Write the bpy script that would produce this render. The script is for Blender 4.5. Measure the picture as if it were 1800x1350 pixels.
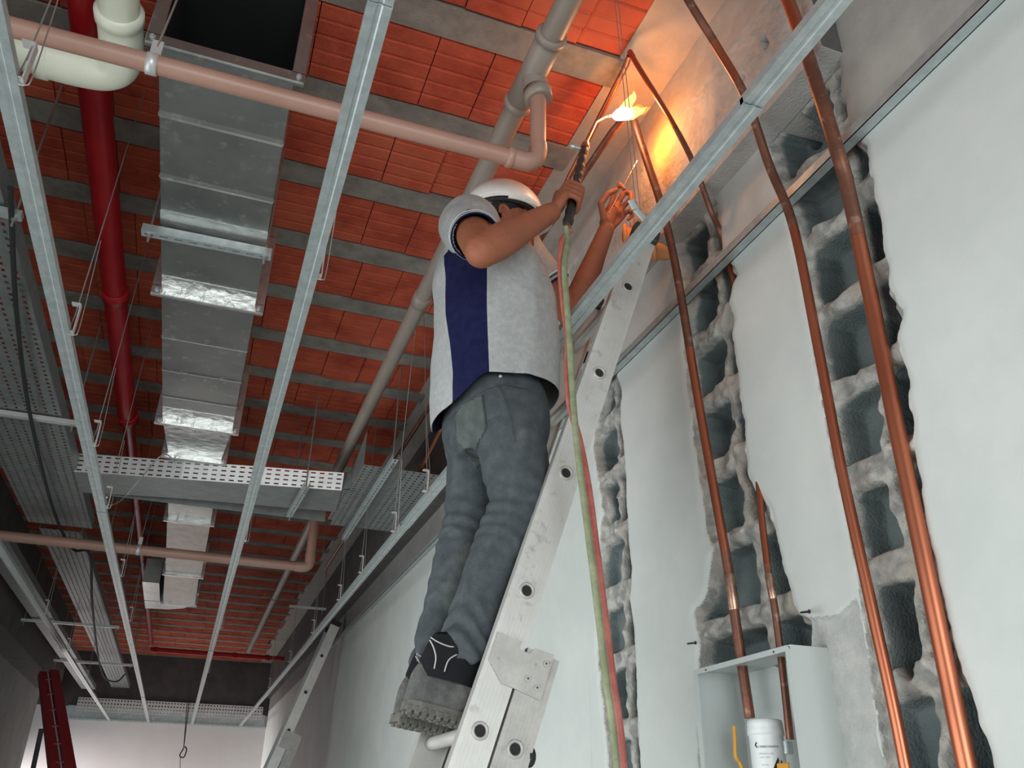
import bpy, bmesh, math, random
import numpy as np
from mathutils import Vector, Matrix

S = bpy.context.scene
COL = S.collection
for o in list(bpy.data.objects):
    bpy.data.objects.remove(o)
random.seed(7)
CZ = 1.5                      # camera (eye) height above the floor; all z below are relative to it

# ------------------------------------------------------------------ camera
def cam_axes(yaw, pitch, roll):
    cy, sy, cp, sp = math.cos(yaw), math.sin(yaw), math.cos(pitch), math.sin(pitch)
    f = np.array([sy*cp, cy*cp, sp]); r = np.array([cy, -sy, 0.0]); u = np.cross(r, f)
    c, s = math.cos(roll), math.sin(roll)
    return c*r+s*u, -s*r+c*u, f
FPX = 1481.0
AR, AU, AF = cam_axes(math.radians(19.5), math.radians(27.3), math.radians(1.0))
cd = bpy.data.cameras.new('camera'); cam = bpy.data.objects.new('camera', cd); COL.objects.link(cam)
cd.sensor_fit = 'HORIZONTAL'; cd.sensor_width = 36.0; cd.lens = FPX/1800*36.0
cd.clip_start = 0.05; cd.clip_end = 200
mw = Matrix.Identity(4)
for i in range(3):
    mw[i][0], mw[i][1], mw[i][2] = AR[i], AU[i], -AF[i]
mw[2][3] = CZ
cam.matrix_world = mw
S.camera = cam

# ------------------------------------------------------------------ world, daylight, exposure
S.view_settings.view_transform = 'Standard'; S.view_settings.look = 'None'
S.view_settings.gamma = 1.0; S.view_settings.use_curve_mapping = False
S.view_settings.exposure = 0.0
wd = bpy.data.worlds.new('world'); S.world = wd; wd.use_nodes = True
bg = wd.node_tree.nodes['Background']; bg.inputs[0].default_value = (0.80, 0.93, 1.0, 1); bg.inputs[1].default_value = 0.35

def area(name, loc, aim, sx, sy, power, col):
    l = bpy.data.lights.new(name, 'AREA'); l.shape = 'RECTANGLE'; l.size = sx; l.size_y = sy
    l.energy = power; l.color = col
    o = bpy.data.objects.new(name, l); COL.objects.link(o); o.location = loc
    d = Vector(aim)-Vector(loc)
    o.rotation_euler = d.to_track_quat('-Z', 'Y').to_euler()
    return o
# the open shopfront behind the camera, and the side opening at the far left end
a_ = area('added_side_daylight', (-1.97, 2.7, 1.15), (1.25, 2.8, 1.55), 6.4, 2.1, 77, (0.95, 0.99, 0.985)); a_.data.spread = math.radians(115)  # unseen light from the left, added to brighten the right wall evenly
a_ = area('shopfront_daylight', (-0.1, -3.0, 1.35), (0.3, 2.0, 1.2), 2.6, 2.2, 66, (0.93, 0.98, 0.99)); a_.data.spread = math.radians(120)
area('side_opening_daylight', (-3.6, 14.3, 1.3), (-1.0, 15.1, 0.3), 1.4, 1.6, 150, (1.0, 0.95, 0.94)).data.spread = math.radians(95)
pl = bpy.data.lights.new('torch_flame_light', 'POINT'); pl.energy = 2.6; pl.color = (1.0, 0.44, 0.16); pl.shadow_soft_size = 0.03
po = bpy.data.objects.new('torch_flame_light', pl); COL.objects.link(po); po.location = (0.97, 1.76, 2.00+CZ)
pl = bpy.data.lights.new('torch_flame_tip_light', 'POINT'); pl.energy = 3.2; pl.color = (1.0, 0.27, 0.02); pl.shadow_soft_size = 0.02
po = bpy.data.objects.new('torch_flame_tip_light', pl); COL.objects.link(po); po.location = (1.115, 1.86, 2.03+CZ)

# ------------------------------------------------------------------ measuring helpers: a sight line meets a plane of the room
def ray(px, py): return (px-900)/FPX*AR-(py-675)/FPX*AU+AF
def ux(px, py, x): d = ray(px, py); return d*(x/d[0])
def uy(px, py, y): d = ray(px, py); return d*(y/d[1])
def uz(px, py, z): d = ray(px, py); return d*(z/d[2])
def V(*a): return np.array(a, float)
def nrm(v): v = np.asarray(v, float); return v/np.linalg.norm(v)

# ------------------------------------------------------------------ noise
_rs = np.random.RandomState(3); _lat = _rs.rand(256, 256)
def vn(u, v, s=0):
    u = np.asarray(u, float)+s*17.31; v = np.asarray(v, float)+s*9.77
    i = np.floor(u).astype(int); j = np.floor(v).astype(int); a = u-i; b = v-j
    a = a*a*(3-2*a); b = b*b*(3-2*b)
    L = lambda x, y: _lat[x & 255, y & 255]
    return (L(i, j)*(1-a)+L(i+1, j)*a)*(1-b)+(L(i, j+1)*(1-a)+L(i+1, j+1)*a)*b
def fbm(u, v, o=4, s=0):
    r = 0; a = .5
    for k in range(o): r = r+a*(vn(u*2**k, v*2**k, s+k)-.5); a *= .5
    return r*2

# ------------------------------------------------------------------ materials
def mat(name, col, rough=.6, metal=0., nscale=None, ncol=None, nw=(.4, .65), bump=0., bscale=60, spec=.5, stretch=None, n2=None, detail=6):
    m = bpy.data.materials.new(name); m.use_nodes = True
    nt = m.node_tree; N = nt.nodes; Lk = nt.links; b = N['Principled BSDF']
    b.inputs['Base Color'].default_value = (*col, 1); b.inputs['Roughness'].default_value = rough
    b.inputs['Metallic'].default_value = metal; b.inputs['Specular IOR Level'].default_value = spec
    tc = N.new('ShaderNodeTexCoord'); mp = N.new('ShaderNodeMapping'); Lk.new(tc.outputs['Object'], mp.inputs[0])
    if stretch: mp.inputs['Scale'].default_value = stretch
    last = None
    if nscale:
        n = N.new('ShaderNodeTexNoise'); n.inputs['Scale'].default_value = nscale; n.inputs['Detail'].default_value = detail
        n.inputs['Roughness'].default_value = .65
        Lk.new(mp.outputs[0], n.inputs[0]); r = N.new('ShaderNodeValToRGB'); Lk.new(n.outputs[0], r.inputs[0])
        r.color_ramp.elements[0].position = nw[0]; r.color_ramp.elements[1].position = nw[1]
        r.color_ramp.elements[0].color = (*col, 1); r.color_ramp.elements[1].color = (*ncol, 1)
        last = r.outputs[0]
        if n2:
            s2, c2, lo, hi = n2
            k = N.new('ShaderNodeTexNoise'); k.inputs['Scale'].default_value = s2; k.inputs['Detail'].default_value = 4
            Lk.new(mp.outputs[0], k.inputs[0]); r2 = N.new('ShaderNodeMapRange'); Lk.new(k.outputs[0], r2.inputs[0])
            r2.inputs[1].default_value = lo; r2.inputs[2].default_value = hi
            mx = N.new('ShaderNodeMix'); mx.data_type = 'RGBA'; Lk.new(r2.outputs[0], mx.inputs[0]); Lk.new(last, mx.inputs[6])
            mx.inputs[7].default_value = (*c2, 1); last = mx.outputs[2]
        Lk.new(last, b.inputs['Base Color'])
    if bump:
        n = N.new('ShaderNodeTexNoise'); n.inputs['Scale'].default_value = bscale; n.inputs['Detail'].default_value = 6
        Lk.new(mp.outputs[0], n.inputs[0]); bp = N.new('ShaderNodeBump'); bp.inputs['Strength'].default_value = bump
        bp.inputs['Distance'].default_value = .01
        Lk.new(n.outputs[0], bp.inputs['Height']); Lk.new(bp.outputs[0], b.inputs['Normal'])
    return m
def emis(name, col, st):
    m = bpy.data.materials.new(name); m.use_nodes = True; nt = m.node_tree; nt.nodes.clear()
    o = nt.nodes.new('ShaderNodeOutputMaterial'); e = nt.nodes.new('ShaderNodeEmission')
    e.inputs[0].default_value = (*col, 1); e.inputs[1].default_value = st; nt.links.new(e.outputs[0], o.inputs[0])
    return m
def chase_mat():
    # hacked-out hollow blocks: plaster skin at the lip, crumbly mortar behind it, smooth block, darkened for shade, inside the hollow cells (by depth into the wall)
    m = bpy.data.materials.new('hacked_block_wall'); m.use_nodes = True; nt = m.node_tree; N = nt.nodes; Lk = nt.links; b = N['Principled BSDF']
    b.inputs['Roughness'].default_value = .92; b.inputs['Specular IOR Level'].default_value = .2
    g = N.new('ShaderNodeNewGeometry'); sp = N.new('ShaderNodeSeparateXYZ'); Lk.new(g.outputs['Position'], sp.inputs[0])
    def noise(s, d=5):
        n = N.new('ShaderNodeTexNoise'); n.inputs['Scale'].default_value = s; n.inputs['Detail'].default_value = d; Lk.new(g.outputs['Position'], n.inputs[0]); return n.outputs[0]
    def ramp(src, a, b_, lo, hi):
        r = N.new('ShaderNodeMapRange'); Lk.new(src, r.inputs[0]); r.inputs[1].default_value = a; r.inputs[2].default_value = b_; r.inputs[3].default_value = lo; r.inputs[4].default_value = hi; return r.outputs[0]
    def mix(f, a, b_):
        x = N.new('ShaderNodeMix'); x.data_type = 'RGBA'; Lk.new(f, x.inputs[0])
        for k, c in ((6, a), (7, b_)):
            if isinstance(c, tuple): x.inputs[k].default_value = (*c, 1)
            else: Lk.new(c, x.inputs[k])
        return x.outputs[2]
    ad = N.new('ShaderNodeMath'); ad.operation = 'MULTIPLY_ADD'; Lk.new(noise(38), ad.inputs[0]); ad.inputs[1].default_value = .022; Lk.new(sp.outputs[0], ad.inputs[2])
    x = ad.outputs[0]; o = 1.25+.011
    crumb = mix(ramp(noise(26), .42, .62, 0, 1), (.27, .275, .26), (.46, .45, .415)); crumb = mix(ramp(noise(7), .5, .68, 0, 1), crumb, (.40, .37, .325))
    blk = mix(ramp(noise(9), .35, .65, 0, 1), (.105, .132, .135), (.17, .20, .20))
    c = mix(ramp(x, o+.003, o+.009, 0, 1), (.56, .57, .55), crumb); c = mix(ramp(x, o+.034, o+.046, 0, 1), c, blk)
    Lk.new(c, b.inputs['Base Color'])
    bp = N.new('ShaderNodeBump'); bp.inputs['Strength'].default_value = .55; bp.inputs['Distance'].default_value = .008; Lk.new(noise(170, 6), bp.inputs['Height']); Lk.new(bp.outputs[0], b.inputs['Normal'])
    return m
M = dict(
 chase=chase_mat(),
 paint=mat('white_wall_paint', (.53, .565, .545), .62, nscale=3, ncol=(.59, .62, .595), bump=.05, bscale=180),
 primer=mat('bare_skim_plaster', (.33, .325, .305), .8, nscale=5, ncol=(.42, .41, .385), bump=.08, bscale=140),
 primer2=mat('pale_skim_plaster', (.45, .445, .42), .8, nscale=5, ncol=(.53, .525, .50), bump=.06, bscale=140),
 render=mat('grey_render', (.40, .42, .405), .9, nscale=14, ncol=(.52, .52, .49), bump=.35, bscale=160),
 block=mat('concrete_block', (.17, .205, .205), .92, nscale=18, ncol=(.27, .30, .295), bump=.3, bscale=200),
 broken=mat('broken_mortar', (.33, .335, .315), .95, nscale=30, ncol=(.52, .51, .475), bump=.7, bscale=220, n2=(9, (.46, .43, .38), .5, .7)),
 concrete=mat('raw_concrete', (.44, .43, .405), .85, nscale=6, ncol=(.31, .30, .285), bump=.35, bscale=120, n2=(22, (.44, .42, .39), .5, .75)),
 board=mat('smooth_cast_concrete', (.36, .33, .30), .5, nscale=8, ncol=(.44, .40, .36), bump=.1, bscale=140),
 joist=mat('joist_concrete', (.27, .245, .215), .9, nscale=9, ncol=(.17, .155, .14), bump=.3, bscale=130),
 brick=mat('clay_pot_brick', (.50, .100, .054), .85, nscale=5, ncol=(.34, .056, .032), bump=.3, bscale=90, spec=.15, n2=(2.3, (.53, .125, .068), .52, .72)),
 galv=mat('galvanised_steel', (.42, .48, .48), .42, .55, nscale=26, ncol=(.54, .60, .60), bump=.05, bscale=60),
 galvd=mat('galvanised_tray', (.22, .245, .245), .5, .5, nscale=12, ncol=(.28, .305, .30)),
 traylite=mat('pale_metal', (.62, .62, .61), .4, .4, nscale=10, ncol=(.70, .70, .69)),
 duct=mat('duct_sheet', (.40, .42, .40), .33, .85, nscale=4, ncol=(.30, .32, .31), bump=.08, bscale=9, n2=(26, (.52, .53, .51), .58, .7)),
 foil=mat('foil_tape', (.74, .75, .73), .28, .85, nscale=12, ncol=(.60, .60, .58), bump=.5, bscale=22),
 foild=mat('insulation_foil', (.38, .35, .32), .38, .8, nscale=7, ncol=(.30, .28, .26), bump=.5, bscale=16),
 black=mat('painted_inner_shade', (.012, .012, .013), .8),
 pvcb=mat('brown_pvc', (.40, .225, .17), .42, nscale=4, ncol=(.44, .26, .20)),
 pvcg=mat('greybrown_pvc', (.27, .225, .19), .45, nscale=4, ncol=(.31, .26, .22)),
 pvcw=mat('cream_pvc', (.84, .86, .70), .35, nscale=5, ncol=(.88, .89, .76)),
 red=mat('red_pipe_paint', (.36, .006, .012), .35, spec=.3, nscale=6, ncol=(.42, .012, .018)),
 redf=mat('red_fibreglass', (.28, .02, .03), .45, nscale=6, ncol=(.33, .03, .035)),
 copper=mat('copper', (.50, .165, .088), .36, .85, nscale=9, ncol=(.40, .12, .065), stretch=(1, 1, .25)),
 copdark=mat('heat_darkened_copper', (.17, .075, .05), .45, .6, nscale=14, ncol=(.30, .12, .075), nw=(.45, .7), n2=(30, (.42, .30, .24), .6, .75)),
 brass=mat('brazed_joint', (.52, .36, .26), .35, .8, nscale=40, ncol=(.30, .14, .10)),
 alu=mat('aluminium', (.53, .525, .495), .42, .35, nscale=8, ncol=(.60, .595, .565), bump=.04, bscale=40, n2=(34, (.40, .40, .38), .62, .75)),
 aluo=mat('aluminium_worn', (.40, .39, .365), .55, .3, nscale=16, ncol=(.50, .49, .46), n2=(50, (.30, .29, .27), .64, .76)),
 rubber=mat('black_rubber', (.015, .015, .016), .7),
 dark=mat('dark_plastic', (.03, .03, .032), .5, bump=.2, bscale=60),
 steel=mat('steel_wire', (.40, .40, .38), .35, .7),
 hgreen=mat('green_hose', (.16, .185, .10), .55, nscale=30, ncol=(.26, .28, .17)),
 hred=mat('red_hose', (.33, .075, .06), .55, nscale=30, ncol=(.42, .13, .10)),
 skin=mat('skin', (.27, .096, .054), .6, spec=.25, nscale=12, ncol=(.33, .112, .06), bump=.06, bscale=140),
 shirt=mat('grey_shirt', (.33, .345, .345), .9, spec=.15, nscale=60, ncol=(.40, .41, .405), bump=.25, bscale=240, n2=(7, (.30, .295, .28), .6, .8)),
 navy=mat('navy_fabric', (.010, .011, .046), .9, spec=.1, bump=.2, bscale=260, nscale=40, ncol=(.014, .016, .058)),
 jeans=mat('grey_jeans', (.058, .068, .076), .9, spec=.12, nscale=30, ncol=(.082, .094, .10), bump=.25, bscale=260, n2=(9, (.16, .17, .165), .62, .82)),
 jeanp=mat('dusty_jeans', (.075, .088, .085), .9, spec=.12, nscale=24, ncol=(.11, .125, .118), bump=.25, bscale=260),
 thread=mat('dark_seam', (.045, .05, .055), .9),
 shoe=mat('dusty_suede', (.085, .087, .086), .9, spec=.15, nscale=16, ncol=(.18, .176, .165), bump=.3, bscale=120),
 shoed=mat('black_shoe_fabric', (.012, .013, .015), .85, spec=.15, bump=.2, bscale=150),
 sole=mat('dusty_sole', (.10, .097, .09), .9, spec=.15, nscale=30, ncol=(.18, .17, .15), bump=.3, bscale=100),
 stitch=mat('white_stitching', (.42, .42, .40), .8),
 hat=mat('white_hard_hat', (.78, .77, .74), .35, nscale=14, ncol=(.70, .68, .64)),
 hair=mat('black_hair', (.010, .009, .009), .6, bump=.5, bscale=180),
 white=mat('white_powder_coat', (.50, .54, .525), .42),
 tub=mat('white_plastic', (.74, .77, .77), .4),
 ink=mat('black_print', (.012, .013, .015), .6),
 grey=mat('grey_print', (.32, .33, .33), .6),
 yellow=mat('yellow_plastic', (.68, .32, .025), .45),
 orange=mat('orange_conduit', (.60, .25, .10), .5, nscale=20, ncol=(.66, .32, .15)),
 plast=mat('translucent_grey_strap', (.45, .50, .50), .5),
 floor=mat('screed_floor', (.34, .33, .32), .85, nscale=3, ncol=(.42, .41, .39), bump=.1, bscale=60),
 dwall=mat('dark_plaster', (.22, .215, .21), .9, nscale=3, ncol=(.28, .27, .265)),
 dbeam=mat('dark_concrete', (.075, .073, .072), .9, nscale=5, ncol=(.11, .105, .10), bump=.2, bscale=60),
 wallp=mat('pinkish_white_paint', (.62, .585, .58), .7, nscale=2, ncol=(.66, .63, .62)),
 fl_o=emis('flame_orange', (1.0, .42, .06), 1.3), fl_w=emis('flame_core', (.90, .97, 1.0), 12), fl_t=emis('flame_yellow', (1.0, .72, .22), 1.7),
 glow=emis('hot_metal', (1.0, .62, .25), 6),
)

# ------------------------------------------------------------------ mesh builder
WO = {}
class MB:
    def __init__(s): s.v = []; s.f = []; s.m = []; s.s = []
    def add(s, vs, fs, mi=0, smooth=False):
        o = len(s.v); s.v.extend([tuple(map(float, p)) for p in vs])
        for f in fs: s.f.append(tuple(o+i for i in f)); s.m.append(mi); s.s.append(smooth)
        return s
    def box(s, a, b, mi=0):
        x0, y0, z0 = [min(p, q) for p, q in zip(a, b)]; x1, y1, z1 = [max(p, q) for p, q in zip(a, b)]
        vs = [(x0, y0, z0), (x1, y0, z0), (x1, y1, z0), (x0, y1, z0), (x0, y0, z1), (x1, y0, z1), (x1, y1, z1), (x0, y1, z1)]
        return s.add(vs, [(3, 2, 1, 0), (4, 5, 6, 7), (0, 1, 5, 4), (1, 2, 6, 5), (2, 3, 7, 6), (3, 0, 4, 7)], mi)
    def obox(s, c, ax, ay, az, hx, hy, hz, mi=0):
        c = V(*c); vs = []
        for k in (-1, 1):
            for i, j in ((-1, -1), (1, -1), (1, 1), (-1, 1)):
                vs.append(c+i*hx*V(*ax)+j*hy*V(*ay)+k*hz*V(*az))
        return s.add(vs, [(3, 2, 1, 0), (4, 5, 6, 7), (0, 1, 5, 4), (1, 2, 6, 5), (2, 3, 7, 6), (3, 0, 4, 7)], mi)
    def prism(s, poly, d0, d1, fn, mi=0, smooth=False):
        # poly: 2-D outline; fn(u, v, d) -> point
        n = len(poly); vs = [fn(u, v, d0) for u, v in poly]+[fn(u, v, d1) for u, v in poly]
        fs = [(i, (i+1) % n, n+(i+1) % n, n+i) for i in range(n)]
        s.add(vs, fs, mi, smooth); s.add(vs[:n], [tuple(range(n))[::-1]], mi); s.add(vs[n:], [tuple(range(n))], mi)
        return s
    def loft(s, rings, cap=True, mi=0, smooth=True, closed=True):
        n = len(rings[0]); vs = [p for r in rings for p in r]; fs = []
        for k in range(len(rings)-1):
            for i in range(n if closed else n-1):
                j = (i+1) % n; fs.append((k*n+i, k*n+j, (k+1)*n+j, (k+1)*n+i))
        s.add(vs, fs, mi, smooth)
        if cap and closed:
            s.add(rings[0], [tuple(range(n))[::-1]], mi, False); s.add(rings[-1], [tuple(range(n))], mi, False)
        return s
    def tube(s, pts, r, seg=12, cap=True, mi=0, up=None, flat=1.0, mis=None):
        pts = [V(*p) for p in pts]; n = len(pts); rr = r if hasattr(r, '__len__') else [r]*n
        tg = [nrm(pts[min(i+1, n-1)]-pts[max(i-1, 0)]) for i in range(n)]
        a = V(*up) if up is not None else (V(0, 0, 1) if abs(tg[0][2]) < .9 else V(1, 0, 0))
        rings = []
        for i in range(n):
            a = nrm(a-tg[i]*np.dot(a, tg[i])); b = np.cross(tg[i], a)
            rings.append([pts[i]+rr[i]*(math.cos(t)*a*flat+math.sin(t)*b) for t in np.arange(seg)*2*math.pi/seg])
        if mis is None: s.loft(rings, cap, mi)
        else:
            for i in range(n-1): s.loft(rings[i:i+2], False, mis[i])
            if cap: s.add(rings[0], [tuple(range(seg))[::-1]], mis[0]); s.add(rings[-1], [tuple(range(seg))], mis[-1])
        return s
    def ball(s, c, rx, ry=None, rz=None, seg=16, mi=0, fr=None):
        ry = ry or rx; rz = rz or rx; c = V(*c); fr = fr or (V(1, 0, 0), V(0, 1, 0), V(0, 0, 1)); rings = []
        for i in range(seg//2+1):
            p = math.pi*i/(seg//2)-math.pi/2; q = max(math.cos(p), .02)
            rings.append([c+rx*q*math.cos(t)*fr[0]+ry*q*math.sin(t)*fr[1]+rz*math.sin(p)*fr[2] for t in np.arange(seg)*2*math.pi/seg])
        return s.loft(rings, True, mi)
    def chain(s, pts, rad, seg=16, up=None, flat=1.0):
        # rounded limb: tube with domed ends
        pts = [V(*p) for p in pts]; rad = list(rad)
        d0 = nrm(pts[0]-pts[1]); d1 = nrm(pts[-1]-pts[-2])
        P = [pts[0]+d0*rad[0]*k for k in (.95, .75, .4)]+pts+[pts[-1]+d1*rad[-1]*k for k in (.4, .75, .95)]
        Rr = [rad[0]*k for k in (.3, .66, .92)]+rad+[rad[-1]*k for k in (.92, .66, .3)]
        return s.tube(P, Rr, seg, True, 0, up, flat)
    def build(s, name, mats, parent=None, kind=None, label=None, cat=None, group=None, recalc=True):
        vs = np.array(s.v)+V(0, 0, CZ)
        if parent is None: org = V((vs[:, 0].min()+vs[:, 0].max())/2, (vs[:, 1].min()+vs[:, 1].max())/2, vs[:, 2].min())
        else: org = (vs.min(0)+vs.max(0))/2
        me = bpy.data.meshes.new(name); me.from_pydata([tuple(p) for p in vs-org], [], s.f)
        if not isinstance(mats, (list, tuple)): mats = [mats]
        for m in mats: me.materials.append(M[m] if isinstance(m, str) else m)
        me.polygons.foreach_set('material_index', s.m); me.polygons.foreach_set('use_smooth', s.s)
        if recalc:
            b = bmesh.new(); b.from_mesh(me); bmesh.ops.recalc_face_normals(b, faces=b.faces); b.to_mesh(me); b.free()
        me.update()
        return link(name, me, org, parent, kind, label, cat, group)
def link(name, me, org, parent=None, kind=None, label=None, cat=None, group=None):
    o = bpy.data.objects.new(name, me); COL.objects.link(o)
    if parent is not None: o.parent = parent; o.location = org-WO[parent.name]
    else: o.location = org
    WO[o.name] = V(*org)
    tag(o, kind, label, cat, group)
    return o
def tag(o, kind=None, label=None, cat=None, group=None):
    if kind: o['kind'] = kind
    if label: o['label'] = label
    if cat: o['category'] = cat
    if group: o['group'] = group
def thing(name, loc, label, cat, group=None):
    o = bpy.data.objects.new(name, None); COL.objects.link(o); w = V(*loc)+V(0, 0, CZ); o.location = w
    o.empty_display_size = .1; WO[o.name] = w; tag(o, None, label, cat, group); return o
def spline(pts, n=8):
    pts = [V(*p) for p in pts]; out = []
    P = [2*pts[0]-pts[1]]+pts+[2*pts[-1]-pts[-2]]
    for i in range(1, len(P)-2):
        for t in np.arange(n)/n:
            a, b, c, d = P[i-1], P[i], P[i+1], P[i+2]
            out.append(.5*((2*b)+(c-a)*t+(2*a-5*b+4*c-d)*t*t+(3*b-a-3*c+d)*t**3))
    out.append(pts[-1]); return out
def bevel(o, w, seg=2):
    m = o.modifiers.new('bevel', 'BEVEL'); m.width = w; m.segments = seg; m.limit_method = 'ANGLE'; m.angle_limit = math.radians(40); return o
def voxel(mb, vox, it=6, fac=.5):
    me = bpy.data.meshes.new('tmp'); me.from_pydata(mb.v, [], mb.f)
    b = bmesh.new(); b.from_mesh(me); bmesh.ops.recalc_face_normals(b, faces=b.faces); b.to_mesh(me); b.free()
    o = bpy.data.objects.new('tmp', me); COL.objects.link(o)
    r = o.modifiers.new('r', 'REMESH'); r.mode = 'VOXEL'; r.voxel_size = vox
    if it: k = o.modifiers.new('s', 'SMOOTH'); k.iterations = it; k.factor = fac
    dg = bpy.context.evaluated_depsgraph_get(); dg.update()
    ev = o.evaluated_get(dg); m2 = ev.to_mesh()
    n = len(m2.vertices); vs = np.empty(n*3); m2.vertices.foreach_get('co', vs); vs = vs.reshape(-1, 3)
    nr = np.empty(n*3); m2.vertices.foreach_get('normal', nr); nr = nr.reshape(-1, 3)
    fs = [tuple(p.vertices) for p in m2.polygons]
    ev.to_mesh_clear(); bpy.data.objects.remove(o); bpy.data.meshes.remove(me)
    return vs, nr, fs
def raw(vs, fs, mi=0):
    m = MB(); m.add(vs, fs, mi, True); return m
ORD = ['nearest the camera', 'second from the camera', 'third from the camera', 'fourth from the camera', 'fifth from the camera', 'sixth from the camera', 'seventh from the camera', 'farthest from the camera']
# ================================================================== the setting
XW, XB, ZC, ZG, ZT = 1.25, 1.19, 2.25, 1.25, 1.44     # right wall, beam face, ceiling, ceiling grid, perimeter angle
YE, XL = 15.2, -1.9
ZB = 1.70                                               # underside of the concrete beam
# ceiling: hollow clay pots between precast joists
mb = MB(); rnd = random.Random(5)
PITCH = .445; Y0 = 1.825-PITCH*7
for k in range(42):
    yb = Y0+k*PITCH
    mb.box((XL-.3, yb-.06, ZC-.002), (1.02, yb+.06, ZC+.10), 1)
    y0, y1 = yb+.06, yb+PITCH-.06
    if yb > YE+.2: break
    x = XL-.3+rnd.uniform(0, .15)
    while x < 1.0:
        w = rnd.uniform(.185, .205); x1 = min(x+w-.0035, 1.02+rnd.uniform(-.02, .012)); dz = rnd.uniform(-.005, .006); tl = rnd.uniform(-.004, .004)
        n = 5; prof = [(y0+.002, ZC+.09), (y0+.002, ZC+.012)]
        for i in range(n):
            a = y0+.004+(y1-y0-.008)*i/n; b = y0+.004+(y1-y0-.008)*(i+1)/n
            prof += [(a+.004, ZC+.012 if i == 0 else ZC+.003), (a+.008, ZC), (b-.008, ZC), (b-.004, ZC+.003)]
            if i < n-1 and i % 2 == 1: prof += [(b, ZC+.006)]
        prof += [(y1-.002, ZC+.012), (y1-.002, ZC+.09)]
        if x1-x > .05:
            mb.prism(prof, x, x1, lambda u, v, d: (d, u, v+dz+tl*(d-x)/.2), 0)
        x += w
mb.box((XL-.4, -3.2, ZC+.08), (1.6, YE+.5, ZC+.25), 1)
ceil = mb.build('ceiling', ['brick', 'joist'], kind='structure')

# cast concrete strip between the pots and the beam, and the beam face (height field with board marks and knocked holes)
def hfield(y0, y1, z0, z1, step, depth, matid, x, blur=0):
    ny = int((y1-y0)/step)+1; nz = int((z1-z0)/step)+1
    gy, gz = np.meshgrid(np.linspace(y0, y1, ny), np.linspace(z0, z1, nz), indexing='ij')
    d = depth(gy, gz)
    for _ in range(blur):
        e = np.pad(d, 1, mode='edge'); d = (e[1:-1, 1:-1]*4+(e[:-2, 1:-1]+e[2:, 1:-1]+e[1:-1, :-2]+e[1:-1, 2:])*2+e[:-2, :-2]+e[2:, 2:]+e[:-2, 2:]+e[2:, :-2])/16
    vs = np.stack([x+d, gy, gz], -1).reshape(-1, 3)
    i, j = np.meshgrid(np.arange(ny-1), np.arange(nz-1), indexing='ij'); a = (i*nz+j).ravel()
    fs = np.stack([a, a+1, a+nz+1, a+nz], -1)
    cy = (gy[:-1, :-1]+gy[1:, 1:]).ravel()/2; cz = (gz[:-1, :-1]+gz[1:, 1:]).ravel()/2
    dc = (d[:-1, :-1]+d[1:, 1:]+d[1:, :-1]+d[:-1, 1:]).ravel()/4
    return vs, fs, matid(cy, cz, dc)
def pip(poly, y, z):
    ins = np.zeros(y.shape, bool); ds = np.full(y.shape, 9.); n = len(poly)
    for k in range(n):
        (ya, za), (yb, zb) = poly[k], poly[(k+1) % n]
        c = ((za > z) != (zb > z)) & (y < (yb-ya)*(z-za)/((zb-za) or 1e-9)+ya); ins ^= c
        ey, ez = yb-ya, zb-za; t = np.clip(((y-ya)*ey+(z-za)*ez)/(ey*ey+ez*ez+1e-12), 0, 1)
        ds = np.minimum(ds, np.hypot(y-ya-t*ey, z-za-t*ez))
    return ins, ds
def wpoly(pp, x=XW): return [(q[1], q[2]) for q in (ux(a, b, x) for a, b in pp)]
BH = [(q[1], q[2], r) for q, r in ((ux(1347, 78, XB), .016), (ux(1344, 66, XB), .011), (ux(1305, 138, XB), .014), (ux(1118, 364, XB), .013), (ux(1095, 418, XB), .012))]
ZL2 = 2.045
def bdepth(y, z):
    d = .004*fbm(y*9, z*9, 4, 2)+.0025*fbm(y*70, z*70, 2, 5)*np.where(z < ZL2, 1.6, .3)
    for yy, zz, r in BH:
        q = np.hypot((y-yy)/.55, z-zz)+.008*fbm(y*60, z*60, 2, 9); d = d+.06*(q < r)
    cr = np.abs(z-ZL2-.006*fbm(y*7, z*0, 3, 4)); d = d+.006*(cr < .004)*(vn(y*40, z*0, 3) > .35)
    d = d+np.where(z > ZL2, -.004, 0)
    return d
vs, fs, mi = hfield(1.12, 3.4, ZB, ZC+.01, .0065, bdepth, lambda y, z, d: np.where(z > ZL2, 1, 0), XB)
mb = MB(); mb.v = [tuple(p) for p in vs]; mb.f = [tuple(int(q) for q in f) for f in fs]; mb.m = [int(q) for q in mi]; mb.s = [True]*len(fs)
mb.box((XB+.07, 1.12, ZB), (XW+.25, YE, ZC+.05), 0)
mb.box((XB, 1.119, ZB), (XB+.08, 1.121, ZC+.01), 2); mb.box((XB-.002, 1.12, ZB-.003), (XW+.02, 3.4, ZB+.001), 0)  # near end face darkened in colour against the light it catches
mb.box((XB, 3.4, ZB), (XB+.08, YE, ZC+.05), 2)  # far stretch in darker concrete, its dimness put into the colour
mb.box((.985, -3, ZC+.004), (XW+.05, YE, ZC+.09), 1)
beam = mb.build('concrete_beam', ['concrete', 'board', 'dbeam'], kind='structure', recalc=False, label='raw concrete beam along the top of the right wall')

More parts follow.
